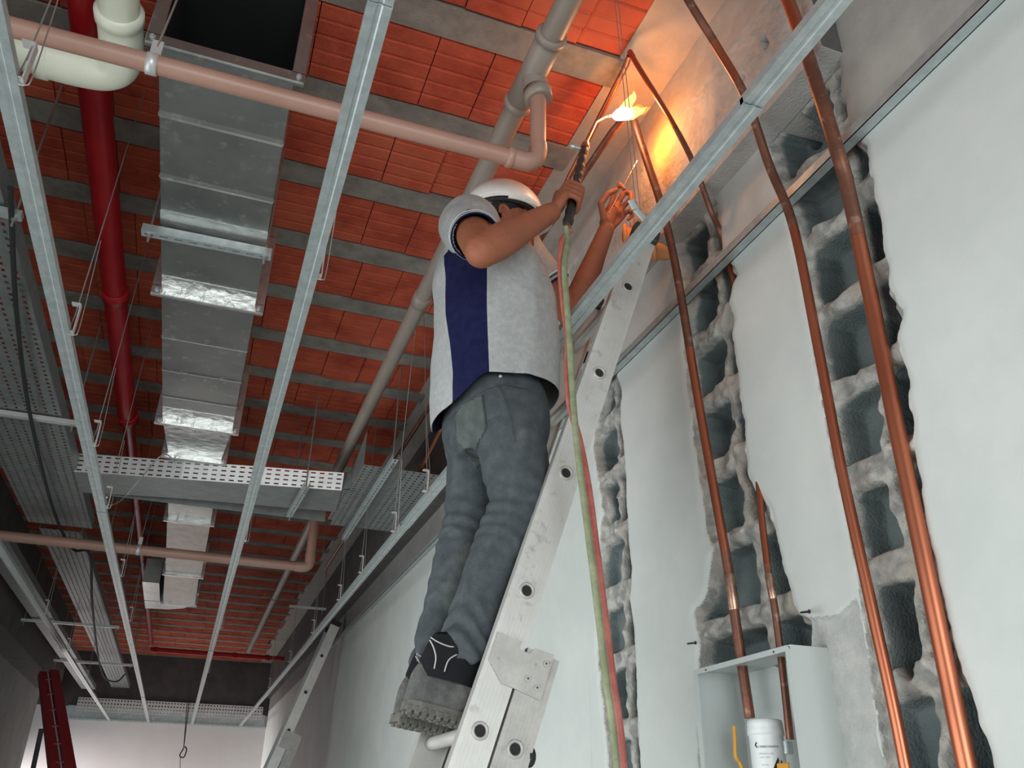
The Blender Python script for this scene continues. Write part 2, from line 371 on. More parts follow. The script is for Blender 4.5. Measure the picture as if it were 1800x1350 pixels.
# right wall: plaster with the chases hacked into the hollow blocks
C4 = wpoly([(1318, 190), (1330, 215), (1352, 280), (1370, 340), (1388, 400), (1400, 450), (1412, 520), (1424, 600), (1436, 680), (1452, 760), (1466, 840), (1484, 930), (1500, 1010), (1512, 1080), (1522, 1160), (1530, 1230), (1545, 1300), (1565, 1420), (1760, 1420), (1732, 1320), (1715, 1270), (1702, 1215), (1682, 1170), (1668, 1110), (1655, 1050), (1640, 990), (1628, 935), (1615, 850), (1600, 740), (1590, 650), (1572, 590), (1583, 545), (1562, 500), (1552, 450), (1550, 400), (1535, 345), (1525, 300), (1520, 255), (1497, 235), (1485, 190), (1475, 130), (1462, 70), (1440, 60), (1400, 110)])
C3 = wpoly([(1170, 385), (1188, 440), (1195, 480), (1205, 530), (1198, 560), (1200, 620), (1208, 700), (1218, 780), (1228, 850), (1240, 930), (1250, 970), (1240, 1040), (1215, 1080), (1228, 1130), (1225, 1180), (1225, 1420), (1470, 1420), (1450, 1290), (1440, 1200), (1425, 1150), (1420, 1090), (1400, 1082), (1390, 1050), (1375, 1000), (1360, 930), (1350, 890), (1325, 860), (1312, 830), (1305, 770), (1305, 740), (1297, 700), (1295, 650), (1283, 590), (1290, 560), (1280, 530), (1285, 500), (1295, 480), (1268, 440), (1262, 400), (1255, 330), (1235, 300)])
C1 = wpoly([(1062, 660), (1040, 780), (1050, 850), (1058, 900), (1046, 1000), (1048, 1150), (1062, 1300), (1072, 1420), (1126, 1420), (1116, 1200), (1112, 1100), (1105, 1050), (1108, 1000), (1100, 900), (1095, 800), (1088, 740), (1090, 690), (1082, 655)])
C0 = wpoly([(1010, 560), (1035, 520), (1065, 520), (1062, 590), (1045, 640), (1020, 640)])
G1 = wpoly([(1415, 1086), (1470, 1080), (1504, 1050), (1520, 1160), (1534, 1260), (1560, 1420), (1460, 1420), (1440, 1200)])
rib4 = wpoly([(1480, 300), (1512, 480), (1520, 600), (1530, 700), (1545, 830), (1590, 1010), (1610, 1150), (1640, 1340)])
rib3 = wpoly([(1235, 400), (1262, 620), (1275, 720), (1285, 830), (1315, 960), (1330, 1060), (1340, 1200)])
rib1 = wpoly([(1072, 700), (1078, 850), (1084, 1000), (1088, 1150), (1098, 1350)])
HOLES = [(ux(1370, 212, XW), .022, .05), (ux(1565, 1105, XW), .035, .075), (ux(1385, 195, XW), .010, .02)]
_wd = {}
def wall_regions(y, z):
    key = y.shape
    if key not in _wd:
        _wd[key] = [pip(p, y+.010*fbm(y*22, z*22, 3, 11), z+.010*fbm(y*22, z*22, 3, 12)) for p in (C4, C3, C1, C0)]
    return _wd[key]
def wdepth(y, z):
    d = .0005*fbm(y*9, z*9, 3, 1)
    ig, dg = pip(G1, y+.006*fbm(y*30, z*30, 3, 15), z); d = d+np.where(ig, np.clip(dg/.006, 0, 1)*.012+.004*fbm(y*25, z*25, 3, 8), 0)
    for (ins, ds), rib, cellw in zip(wall_regions(y, z), (rib4, rib3, rib1, rib1), (1, 1, .8, .8)):
        zs = np.array([q[1] for q in rib])[::-1]; ys = np.array([q[0] for q in rib])[::-1]
        yr = np.interp(z+.006*fbm(y*30, z*30, 3, 21), zs, ys)
        k = np.floor((z-.25)/.21+.5); zb = .25+.21*k
        band = np.abs(z-zb+.014*fbm(y*12, z*4, 3, 22))-(.017+.020*vn(y*10, k*3.7, 6))
        ribd = np.abs(y-yr+.016*fbm(y*3, z*11, 3, 23))-(.007+.012*vn(z*9, k*2.1, 7))
        edge = ds-.007-.018*vn(y*11+3, z*11, 8)
        m = np.minimum(np.minimum(band, ribd), edge)       # >0 inside a hollow cell
        cell = np.clip(m/.016, 0, 1); cell = cell*cell*(3-2*cell)
        kk = np.floor((z-.25)/.21); side = (y > yr)
        dc = (.075+.05*vn(kk*5.3+side*3.1, kk*1.7, 13))*cellw
        face = .026+.020*fbm(y*20, z*20, 3, 24)+.004*fbm(y*70, z*70, 2, 25)
        face = face-.016*np.clip(1-np.abs(band+.02)/.03, 0, 1)*vn(y*35, z*35, 14)
        t = np.clip(ds/.010, 0, 1)
        din = t*(face*(1-cell)+np.maximum(dc, face)*cell+.003*fbm(y*40, z*40, 2, 26)*cell)
        d = np.where(ins, np.maximum(din, -.004), d+np.where(ds < .02, .006*np.clip(1-ds/.02, 0, 1)**2, 0))
    for c, ry, rz in HOLES:
        q = np.hypot((y-c[1])/ry, (z-c[2])/rz)+.35*fbm(y*40, z*40, 3, 31); d = d+.30*np.clip((1.05-q)/.12, 0, 1)
    d = np.where((y > 1.53) & (y < 1.916) & (z < .328), .075, d)
    return d
def wmat(y, z, d):
    m = np.where(z > ZT+.005+.003*fbm(y*9, z*9, 2, 40), 1, 0)
    m = np.where((m == 1) & (y > 1.25), 6, m)
    ig, dg = pip(G1, y+.006*fbm(y*30, z*30, 3, 15), z); m = np.where(ig, 4, m)
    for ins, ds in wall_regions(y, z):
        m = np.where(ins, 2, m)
    return m
YA, YBB, ZA, ZBB = .62, 2.70, -.18, 1.86
vs, fs, mi = hfield(YA, YBB, ZA, ZBB, .0034, wdepth, wmat, XW, 2)
mb = MB(); mb.v = [tuple(p) for p in vs]; mb.f = [tuple(int(q) for q in f) for f in fs]; mb.m = [int(q) for q in mi]; mb.s = [True]*len(fs)
def plain(y0, y1, z0, z1, m): mb.add([(XW, y0, z0), (XW, y1, z0), (XW, y1, z1), (XW, y0, z1)], [(0, 1, 2, 3)], m)
plain(-3, YA, -CZ, ZT, 0); plain(-3, YA, ZT, ZC+.05, 1)
plain(YA, YBB, -CZ, ZA, 0); plain(YA, YBB, ZBB, ZC+.05, 1)
plain(YBB, 3.5, -CZ, ZT+.03, 0); plain(YBB, 3.5, ZT+.03, ZC+.05, 5); plain(3.5, 5.1, -CZ, 1.2, 0); plain(3.5, 5.1, 2.0, ZC+.05, 5); plain(5.1, YE+.3, -CZ, ZT+.05, 0); plain(5.1, YE+.3, ZT+.05, ZC+.05, 5)
HP = wpoly([(745, 880), (752, 890), (757, 893), (765, 880), (770, 873), (778, 868), (783, 858), (790, 855), (797, 847), (806, 850), (815, 800), (790, 815), (770, 840), (750, 862)])
def hdep(y, z):
    i, d = pip(HP, y+.03*fbm(y*9, z*9, 3, 51), z+.03*fbm(y*9, z*9, 3, 52)); return np.where(i, .12*np.clip(d/.02, 0, 1), 0)
v2, f2, m2 = hfield(3.5, 5.1, 1.2, 2.0, .012, hdep, lambda y, z, d: np.where(d > .01, 2, np.where(z > ZT+.04, 5, 0)), XW)
mb.add(v2, [tuple(int(q) for q in f) for f in f2], 0, True); mb.m[-len(f2):] = [int(q) for q in m2]
mb.box((XW+.5, -3, -CZ), (XW+.52, YE+.3, ZC+.1), 2)
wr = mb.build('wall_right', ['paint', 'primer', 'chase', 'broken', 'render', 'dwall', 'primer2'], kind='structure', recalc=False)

# left wall, end wall, floor
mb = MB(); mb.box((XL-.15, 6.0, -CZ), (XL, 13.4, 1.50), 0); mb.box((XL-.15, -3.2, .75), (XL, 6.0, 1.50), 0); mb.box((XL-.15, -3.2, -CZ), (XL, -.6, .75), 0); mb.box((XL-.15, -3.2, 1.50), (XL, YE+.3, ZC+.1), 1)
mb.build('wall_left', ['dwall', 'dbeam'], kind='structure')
mb = MB(); mb.box((-4.2, YE, -CZ), (XW+.2, YE+.15, 1.43), 0); mb.box((-4.2, YE, 1.43), (XW+.2, YE+.15, ZC+.1), 1)
mb.build('wall_end', ['wallp', 'dbeam'], kind='structure')
mb = MB(); mb.box((-4.2, -3.2, -CZ-.1), (XW+.6, YE+.3, -CZ), 0); mb.build('floor', ['floor'], kind='structure')
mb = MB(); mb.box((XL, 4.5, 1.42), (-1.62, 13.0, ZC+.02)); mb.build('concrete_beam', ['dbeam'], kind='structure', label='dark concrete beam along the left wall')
mb = MB(); mb.box((-1.72, YE-.03, 1.25), (1.2, YE, 1.44)); mb.build('trim_1', ['galv'], kind='structure')
# ================================================================== perimeter angle and ceiling channels
def angle_piece(y0, y1, z, label):
    mb = MB()
    mb.box((XW-.003, y0, z-.012), (XW-.0008, y1, z+.026)); mb.box((XW-.030, y0, z-.012), (XW-.0008, y1, z-.0095)); mb.box((XW-.030, y0, z-.012), (XW-.0285, y1, z+.016))
    return mb.build('perimeter_angle', 'galv', label=label, cat='metal angle', group='metal angles along the right wall')
angle_piece(.55, 1.375, ZT-.012, 'galvanised angle strip crossing the widest plastered chase on the right wall, nearest piece')
angle_piece(1.38, 4.15, ZT+.002, 'galvanised angle strip on the right wall running behind the top of the big ladder')
angle_piece(4.16, 8.9, ZT+.045, 'long pale angle strip on the far right wall behind the worker and the far ladder')
def channel(x, y0, y1, z, label, tilt=0., w=.044, h=.020):
    mb = MB(); t = .0016
    def F(u, v, d): return (x+u+tilt*(d-y0), d, z+v)
    pr = [(-w/2+.012, h), (-w/2, h), (-w/2, 0), (-.006, 0), (-.003, .002), (.003, .002), (.006, 0), (w/2, 0), (w/2, h), (w/2-.012, h), (w/2-.012, h-t), (w/2-t, h-t), (w/2-t, t), (.006, t), (.003, t+.002), (-.003, t+.002), (-.006, t), (-w/2+t, t), (-w/2+t, h-t), (-w/2+.012, h-t)]
    mb.prism(pr, y0, y1, F)
    return mb.build('ceiling_channel', 'galv', label=label, cat='ceiling channel', group='galvanised ceiling channels')
for i, (a, b, zz) in enumerate([(-.3, 1.0, 1.252), (.99, 3.9, 1.247), (3.88, 7.2, 1.252), (7.18, 11.2, 1.248), (11.18, YE-.02, 1.252)]):
    channel(.842, a, b, zz, 'galvanised ceiling channel in the run beside the right wall, piece '+ORD[i])
for i, (a, b, zz) in enumerate([(-.3, 1.03, 1.252), (1.02, 4.0, 1.248), (3.98, 8.0, 1.252), (7.98, 12, 1.248), (11.98, YE-.02, 1.252)]):
    channel(.107, a, b, zz, 'galvanised ceiling channel in the run left of the worker, piece '+ORD[i])
for i, (a, b, zz) in enumerate([(-.3, 4.25, 1.250), (4.23, 7.9, 1.246), (7.88, 11.8, 1.250), (11.78, YE-.02, 1.246)]):
    channel(-.535, a, b, zz, 'galvanised ceiling channel in the run under the left cable tray, piece '+ORD[i])
for i, (a, b, zz) in enumerate([(3.0, 8.4, 1.250), (8.38, YE-.02, 1.246)]):
    channel(-1.10, a, b, zz, 'dim galvanised ceiling channel in the leftmost run, piece '+ORD[i])
mb = MB(); mb.box((XL+.02, YE-.06, ZG-.012), (XW, YE-.03, ZG+.012)); mb.build('perimeter_angle', 'galv', label='galvanised angle strip across the end wall under the ceiling grid', cat='metal angle', group='metal angles along the right wall')

def hanger(x, y, label, top=None, dx=.03, ztop=None):
    t = thing('ceiling_hanger', (x, y, ZG), label, 'hanger', 'wire hangers of the ceiling channels')
    ztop = ztop or ZC-.003; top = top if top is not None else (x+dx, y)
    mb = MB(); mb.obox((x+dx, y, ZG+.052), (1, 0, 0), (0, 1, 0), (0, 0, 1), .0015, .011, .048)
    mb.obox((x+dx-.012, y, ZG+.10), (1, 0, 0), (0, 1, 0), (0, 0, 1), .013, .011, .0015); mb.obox((x+dx-.010, y, ZG+.004), (1, 0, 0), (0, 1, 0), (0, 0, 1), .011, .011, .0015)
    mb.build('clip', 'traylite', t)
    mb = MB(); p0 = V(x+dx-.008, y, ZG+.06); p1 = V(top[0], top[1], ztop)
    mb.tube([p0, p0+V(.0, 0, .05), p1], .0019, 6)
    q = p0+V(-.004, .0, 0); mb.tube(spline([p0+V(0, 0, .02), q+V(0, .004, -.05), q+V(.016, .004, -.06), q+V(.024, 0, -.02), p0*.7+p1*.3+V(.006, .003, 0)], 5), .0016, 6)
    mb.build('wire', 'steel', t)
for i, y in enumerate([1.44, 2.46, 3.36, 4.15, 5.5, 6.9]):
    hanger(-.535, y, 'wire hanger with clip on the run under the left tray, '+ORD[i])
for i, (y, tp) in enumerate([(1.90, (.17, 1.62)), (4.45, None), (6.9, None), (9.3, None)]):
    hanger(.107, y, 'wire hanger on the run left of the worker, '+ORD[i], tp)
for i, (y, tp) in enumerate([(3.38, (.74, 3.4)), (4.0, (.76, 3.62)), (4.85, None), (5.6, None), (6.8, None), (8.3, None), (10.2, None)]):
    hanger(.842, y, 'wire hanger on the run beside the right wall, '+ORD[i], tp, dx=-.026)
for i, y in enumerate([6.9, 8.5, 10.5]):
    hanger(-1.10, y, 'wire hanger on the leftmost dim run, '+ORD[i])

# ================================================================== sheet metal air duct
dt = thing('air_duct', (-.2, 4, 1.8), 'long sheet metal air duct with flanged joints hanging under the brick ceiling', 'air duct')
def dsec(y0, y1, A, B, m, name='duct_section', open0=False, open1=False, seams=()):
    # A, B = (x0, x1, z0, z1) at both ends
    mb = MB(); r = lambda q, y: [V(q[0], y, q[2]), V(q[1], y, q[2]), V(q[1], y, q[3]), V(q[0], y, q[3])]
    k = [0.]
    for s in seams: k += [s-.012, s, s+.012]
    k += [1.]; rings = []
    for i, t in enumerate(k):
        q = [a+(b-a)*t for a, b in zip(A, B)]; g = .004 if (i % 3 == 2 and 0 < t < 1) else 0
        rings.append(r((q[0]-g, q[1]+g, q[2]-g, q[3]+g), y0+(y1-y0)*t))
    mb.loft(rings, False, 0, False)
    o = mb.build(name, [m, 'black'], dt); s = o.modifiers.new('wall', 'SOLIDIFY'); s.thickness = .002; s.offset = 1 ; s.material_offset = 0
    return o
def flange(y, q, w=.030, m='duct', th=.014, bolts=True):
    x0, x1, z0, z1 = q; mb = MB()
    for dy, t, e in ((0, th, 0), (-.004, .004, .006)):
        mb.box((x0-w, y+dy, z0-w), (x1+w, y+dy+t, z0+e)); mb.box((x0-w, y+dy, z1-e), (x1+w, y+dy+t, z1+w)); mb.box((x0-w, y+dy, z0), (x0+e, y+dy+t, z1)); mb.box((x1-e, y+dy, z0), (x1+w, y+dy+t, z1))
    o = mb.build('flange', m, dt); bevel(o, .002, 1)
    if bolts:
        for bx in (x0-w*.45, x1+w*.45):
            b = MB(); b.tube([(bx, y-.010, z0-w*.45), (bx, y-.003, z0-w*.45)], .0085, 6); b.tube([(bx, y-.016, z0-w*.45), (bx, y-.003, z0-w*.45)], .004, 8)
            b.build('corner_bolt', 'galv', o)
    return o
D1 = (-.367, -.020, 1.80, 2.14); D3 = (-.345, -.062, 1.80, 2.08)
dsec(1.785, 3.02, D1, D1, 'duct', seams=(.22, .45, .70))
mb = MB(); mb.box((D1[0]+.004, 2.9, D1[2]+.004), (D1[1]-.004, 2.905, D1[3]-.004)); mb.build('shade_panel', 'black', dt)  # black panel across the duct, standing for the shade inside
for nm, a, b in (('shade_lining', (D1[0]+.0035, 1.80, D1[2]+.003), (D1[0]+.006, 2.9, D1[3]-.003)), ('shade_lining', (D1[1]-.006, 1.80, D1[2]+.003), (D1[1]-.0035, 2.9, D1[3]-.003)), ('shade_lining', (D1[0]+.004, 1.80, D1[2]+.0035), (D1[1]-.004, 2.9, D1[2]+.006)), ('shade_lining', (D1[0]+.004, 1.80, D1[3]-.006), (D1[1]-.004, 2.9, D1[3]-.0035))):
    mb = MB(); mb.box(a, b); mb.build(nm, 'black', dt)  # black sheets paint the darkness of the duct mouth
flange(1.770, D1)
mb = MB(); mb.box((D1[0]-.003, 2.52, D1[2]-.004), (D1[1]+.003, 2.60, D1[2]-.001)); mb.build('tape_strip', 'foil', dt)
flange(3.02, D1, .036, 'foil', .018); 
mb = MB(); mb.box((D1[0]+.0, 2.93, D1[2]-.004), (D1[1], 3.02, D1[2]-.001)); mb.build('tape_strip', 'foil', dt)
dsec(3.04, 4.30, D1, (-.372, -.028, 1.80, 2.14), 'duct', seams=(.30, .55, .78))
D2 = (-.372, -.028, 1.80, 2.14)
mb = MB(); mb.box((D2[0], 4.16, D2[2]-.004), (D2[1], 4.30, D2[2]-.001)); mb.build('tape_strip', 'foil', dt)
flange(4.30, D2, .036, 'foil', .018)
dsec(4.32, 4.78, D2, D3, 'foil')
flange(4.78, D3, .034, 'foil', .018)
dsec(4.80, 6.02, D3, (-.345, -.070, 1.80, 2.05), 'duct', seams=(.3, .6))
flange(6.02, (-.345, -.070, 1.80, 2.05), .030, 'foil', .02, False)
dsec(6.04, 7.55, (-.350, -.070, 1.79, 2.05), (-.365, -.085, 1.79, 2.05), 'foild')
flange(7.55, (-.365, -.085, 1.79, 2.05), .026, 'foil', .03, False)
dsec(7.58, 8.75, (-.372, -.100, 1.79, 2.03), (-.39, -.105, 1.79, 2.03), 'foild')
flange(8.75, (-.39, -.105, 1.79, 2.03), .022, 'foil', .03, False)
mb = MB(); pr = [(-.56, 8.78), (-.12, 8.78), (-.20, 8.98), (-.34, 9.10), (-.56, 9.14)]
mb.prism(pr, 1.79, 2.02, lambda u, v, d: (u, v, d)); mb.build('elbow', 'duct', dt)
mb = MB(); mb.box((-.56, 8.0, 1.79), (-.42, 8.76, 2.0)); mb.build('branch_duct', 'duct', dt)

def strut(p0, p1, label, rods, w=.032, h=.03, mname='galv', holes=True, rtop=ZC-.003, cat='hanger bar', group='hanger bars'):
    p0, p1 = V(*p0), V(*p1); t = thing('hanger_bar', p0, label, cat, group); d = nrm(p1-p0); up = V(0, 0, 1); sd = nrm(np.cross(d, up)); L = np.linalg.norm(p1-p0); c = (p0+p1)/2
    mb = MB(); th = .0018
    if not holes: mb.obox(c, d, sd, up, L/2, w/2, h/2)
    else:
        mb.obox(c+sd*(w/2), d, sd, up, L/2, th/2, h/2); mb.obox(c-sd*(w/2), d, sd, up, L/2, th/2, h/2)
        n = int(L/.045); s = L/n; zc = -up*(h/2)
        for k in range(n):
            q = p0+d*(s*(k+.5))+zc
            mb.obox(q+sd*(w*.31), d, sd, up, s/2, w*.19, th/2); mb.obox(q-sd*(w*.31), d, sd, up, s/2, w*.19, th/2)
            mb.obox(q-d*(s*.39), d, sd, up, s*.11, w*.12, th/2); mb.obox(q+d*(s*.39), d, sd, up, s*.11, w*.12, th/2)
    mb.build('bar', mname, t)
    for f in rods:
        q = p0+d*(L*f); mb = MB(); mb.tube([q-up*.045, V(q[0], q[1], rtop)], .0042, 8); mb.tube([q-up*(h/2+.010), q-up*(h/2)], .009, 6); mb.build('threaded_rod', 'steel', t)
    return t
a = uz(250, 403, 1.765); b = uz(475, 460, 1.765)
strut((a[0], a[1], 1.765), (b[0], a[1]-.01, 1.765), 'perforated steel bar slung under the nearest duct section', (.06, .95))

# ================================================================== brown PVC drain with branch
dr = thing('drain_pipe', (.65, 2, 2.0), 'brown plastic drain pipe with a tee and a small side branch under the brick ceiling', 'drain pipe')
xm, zm = .655, 2.0
mb = MB(); mb.tube([(xm, -.5, zm), (xm, 12.5, zm)], .036, 20); mb.build('main_pipe', 'pvcg', dr)
yt = 1.71
mb = MB(); mb.tube([(xm, yt-.15, zm), (xm, yt-.148, zm), (xm, yt+.13, zm), (xm, yt+.132, zm)], [.036, .042, .042, .036], 20)
for yy in (yt-.145, yt+.125): mb.tube([(xm, yy-.012, zm), (xm, yy-.008, zm), (xm, yy+.008, zm), (xm, yy+.012, zm)], [.042, .047, .047, .042], 20)
mb.tube([(xm, yt, zm), (xm+.015, yt, zm-.08)], .038, 20); mb.tube([(xm+.013, yt, zm-.062), (xm+.015, yt, zm-.066), (xm+.017, yt, zm-.096), (xm+.018, yt, zm-.10)], [.038, .043, .043, .036], 20)
mb.build('tee_fitting', 'pvcg', dr)
for yy in (3.05, 6.1, 9.1):
    mb = MB(); mb.tube([(xm, yy-.05, zm), (xm, yy-.048, zm), (xm, yy+.03, zm), (xm, yy+.032, zm)], [.036, .0405, .0405, .036], 20); mb.build('coupling', 'pvcg', dr)
zs = 1.648; xe = .672
mb = MB(); mb.tube([(xe, yt, zm-.09), (xe, yt, zs+.05)], .0235, 18); mb.build('branch_pipe', 'pvcb', dr)
mb = MB(); mb.tube(spline([(xe, yt, zs+.075), (xe, yt, zs+.05), (xe-.008, yt, zs+.018), (xe-.03, yt, zs+.002), (xe-.06, yt, zs), (xe-.085, yt, zs)], 5), .0265, 18); mb.tube([(xe-.075, yt, zs), (xe-.078, yt, zs), (xe-.092, yt, zs), (xe-.095, yt, zs)], [.0265, .030, .030, .0265], 18); mb.build('elbow', 'pvcb', dr)
mb = MB(); mb.tube([(xe-.08, yt, zs), (-1.86, yt, zs-.01)], .0245, 18); mb.build('lateral_pipe', 'pvcb', dr)
def pclamp(x, y, z, r, label, top):
    t = thing('pipe_clamp', (x, y, z), label, 'pipe clamp', 'clamps that hang the brown pipes')
    mb = MB(); mb.tube([(x-.013, y, z), (x-.0129, y, z), (x+.0129, y, z), (x+.013, y, z)], [r, r+.003, r+.003, r], 20); mb.box((x-.013, y-.003, z+r), (x+.013, y+.003, z+r+.055)); mb.build('strap', 'traylite', t)
    mb = MB(); mb.tube([(x, y, z+r+.03), (top[0], top[1], ZC-.003)], .003, 8); mb.build('rod', 'steel', t)
pclamp(-.352, yt, zs-.005, .0245, 'bright metal clamp on the upper brown pipe in front of the duct', (-.30, yt-.05))

# ================================================================== cream PVC pipe
wp = thing('white_pipe', (-.5, 2, 1.9), 'fat cream plastic pipe with an elbow in the upper left corner', 'pipe')
rW = .056; zw = 1.90; xw_, yw_ = -.487, 2.06
mb = MB(); mb.tube([(xw_, -.5, zw), (xw_, yw_-.16, zw)], rW-.004, 24); mb.build('pipe', 'pvcw', wp)
mb = MB(); mb.tube(spline([(xw_, yw_-.23, zw), (xw_, yw_-.12, zw), (xw_-.012, yw_-.05, zw), (xw_-.05, yw_-.012, zw), (xw_-.12, yw_, zw), (xw_-.21, yw_, zw)], 6), rW+.002, 24); mb.tube([(xw_, yw_-.25, zw), (xw_, yw_-.245, zw), (xw_, yw_-.215, zw), (xw_, yw_-.21, zw)], [rW-.004, rW+.007, rW+.007, rW], 24); mb.tube([(xw_-.19, yw_, zw), (xw_-.195, yw_, zw), (xw_-.225, yw_, zw), (xw_-.23, yw_, zw)], [rW, rW+.007, rW+.007, rW-.004], 24); mb.build('elbow', 'pvcw', wp)
mb = MB(); mb.tube([(xw_-.2, yw_, zw), (-1.84, yw_+.02, zw)], rW-.004, 24); mb.build('pipe', 'pvcw', wp)

# ================================================================== red sprinkler pipes
rp = thing('sprinkler_pipe', (-.6, 4, 2.05), 'dark red sprinkler main running beside the duct along the ceiling', 'sprinkler pipe')
xr, zr = -.612, 2.06
mb = MB(); mb.tube([(xr, -.5, zr), (xr-.01, 5.0, zr)], .050, 22); mb.build('main_pipe', 'red', rp)
for yy in (3.6, 5.0):
    mb = MB(); mb.tube([(xr-.006, yy-.05, zr), (xr-.006, yy-.048, zr), (xr-.006, yy+.03, zr), (xr-.006, yy+.032, zr)], [.05, .056, .056, .05], 22); mb.build('coupling', 'red', rp)
mb = MB(); mb.tube([(xr-.01, 5.0, zr), (xr-.01, 5.12, zr+.01), (xr-.01, 12.9, zr+.01)], [.05, .034, .030], 16); mb.build('reduced_pipe', 'red', rp)
mb = MB(); mb.tube([(-.62, 13.0, 2.0), (XW, 13.0, 2.0)], .032, 14)
cr = mb.build('sprinkler_pipe', 'red', label='red sprinkler cross pipe at the far end below the brick ceiling', cat='sprinkler pipe')
for xx in (-.55, .5, .95):
    mb = MB(); mb.tube([(xx-.03, 13.0, 2.0), (xx-.028, 13.0, 2.0), (xx+.028, 13.0, 2.0), (xx+.03, 13.0, 2.0)], [.032, .042, .042, .032], 14); mb.build('coupling', 'red', cr)

# ================================================================== lower brown pipe
lb = thing('drain_pipe', (-.3, 6.2, 1.6), 'lower brown plastic pipe crossing the whole ceiling far behind the worker', 'drain pipe')
yl = 6.2; zl = 1.60
mb = MB(); mb.tube([(-1.85, yl, zl), (.60, yl, zl)], .034, 18); mb.build('cross_pipe', 'pvcb', lb)
mb = MB(); mb.tube(spline([(.56, yl, zl), (.61, yl, zl), (.645, yl, zl+.015), (.655, yl, zl+.05), (.655, yl, zl+.10)], 5), .038, 18); mb.build('elbow', 'pvcb', lb)
mb = MB(); mb.tube([(.655, yl, zl+.06), (.655, yl, zm-.03)], .034, 18); mb.build('riser_pipe', 'pvcb', lb)
pclamp(-.50, yl, zl, .034, 'pale clamp on the lower brown pipe beside the duct', (-.47, yl))

# ================================================================== perforated cable trays
def plate(mb, o, du, dv, nu, nv, cu, cv, hu, hv, th, mi=0):
    # perforated sheet: origin o, unit axes du, dv, nu x nv cells of cu x cv with a slot hu x hv in each
    o, du, dv = V(*o), V(*du), V(*dv); n = np.cross(du, dv)
    for i in range(nv):
        s0 = i*cv; g = (cv-hv)/2
        mb.obox(o+du*(nu*cu/2)+dv*(s0+g/2), du, dv, n, nu*cu/2, g/2, th/2, mi); mb.obox(o+du*(nu*cu/2)+dv*(s0+cv-g/2), du, dv, n, nu*cu/2, g/2, th/2, mi)
        for k in range(nu+1):
            a = max(k*cu-(cu-hu)/2, 0); b = min(k*cu+(cu-hu)/2, nu*cu)
            mb.obox(o+du*((a+b)/2)+dv*(s0+cv/2), du, dv, n, (b-a)/2, hv/2, th/2, mi)
zt = 1.70
lt = thing('cable_tray', (-1.1, 4, zt), 'wide perforated cable tray running along the left under the ceiling', 'cable tray')
mb = MB(); plate(mb, (-1.20, 1.2, zt), (0, 1, 0), (1, 0, 0), 118, 9, .042, .043, .020, .012, .0015); mb.build('perforated_base', 'galvd', lt)
mb = MB(); mb.box((-.814, 1.2, zt), (-.812, 6.16, zt+.075)); mb.build('side_rail', 'galvd', lt)
mb = MB(); mb.box((-1.201, 1.2, zt), (-1.199, 6.16, zt+.075)); mb.build('side_rail', 'galvd', lt)
nt_ = thing('cable_tray', (-1.1, 10, zt), 'narrow ribbed cable tray continuing toward the end wall behind the lower brown pipe', 'cable tray')
mb = MB()
for k in range(7): mb.box((-1.15+.037*k, 6.3, zt), (-1.122+.037*k, 14.9, zt+.004)); mb.box((-1.122+.037*k, 6.3, zt+.006), (-1.113+.037*k, 14.9, zt+.009))
mb.build('ribbed_base', 'galvd', nt_)
for xx in (-1.152, -.892):
    mb = MB(); mb.box((xx, 6.3, zt), (xx+.002, 14.9, zt+.06)); mb.build('side_rail', 'galvd', nt_)
lt3 = thing('cable_tray', (-1.5, 10, 1.62), 'plain dim cable tray nearest the dark beam on the left', 'cable tray')
mb = MB(); mb.box((-1.53, 6.4, 1.62), (-1.34, 14.6, 1.624)); mb.build('base', 'galvd', lt3)
for xx in (-1.532, -1.34):
    mb = MB(); mb.box((xx, 6.4, 1.62), (xx+.002, 14.6, 1.68)); mb.build('side_rail', 'galvd', lt3)
ct = thing('cable_tray', (0, 5.2, zt), 'cross cable tray with a bright slotted side, dented in the middle', 'cable tray')
# near side in paler metal, its daylight painted in: two straight lengths meeting in a dent
A_ = uy(130, 830, 5.32); B_ = uy(312, 838, 5.22); C_ = uy(600, 862, 5.05)
zt2 = 1.69
pa, pb, pc = V(-.822, 5.00, zt2), V(-.257, 4.86, zt2-.012), V(.63, 4.73, zt2)
mb = MB()
for p, q, nn in ((pa, pb, 12), (pb, pc, 18)):
    d = q-p; L = np.linalg.norm(d); plate(mb, p, d/L, (0, -.25, .968), nn, 4, L/nn, .026, L/nn*.55, .008, .0015)
mb.build('slotted_side', 'traylite', ct)
mb = MB(); th = .0015
mb.add([pa, pb, pc, pc+V(.03, .40, 0), pb+V(0, .38, .012), pa+V(0, .35, 0)], [(0, 1, 4, 5), (1, 2, 3, 4)]); o = mb.build('base', 'galvd', ct); so = o.modifiers.new('t', 'SOLIDIFY'); so.thickness = .0015
mb = MB(); mb.box((pa[0], 5.36, zt2), (pc[0], 5.362, zt2+.09)); mb.build('side_rail', 'galvd', ct)
rt = thing('cable_tray', (.9, 5, zt), 'perforated cable tray section hanging at the right wall behind the worker', 'cable tray')
mb = MB(); plate(mb, (.675, 4.30, zt), (0, 1, 0), (1, 0, 0), 27, 12, .042, .038, .018, .012, .0015)
plate(mb, (.64, 4.73, zt-.004), (0, 1, 0), (1, 0, 0), 14, 2, .042, .038, .018, .012, .0015)
mb.build('perforated_base', 'galvd', rt)
mb = MB(); mb.add([(.673, 4.28, zt), (.673, 4.70, zt), (.673, 4.70, zt+.095), (.673, 4.28, zt+.19)], [(0, 1, 2, 3)]); mb.add([(pc[0], 4.735, zt), (.673, 4.70, zt), (.673, 4.70, zt+.095), (pc[0], 4.735, zt+.095)], [(0, 1, 2, 3)])
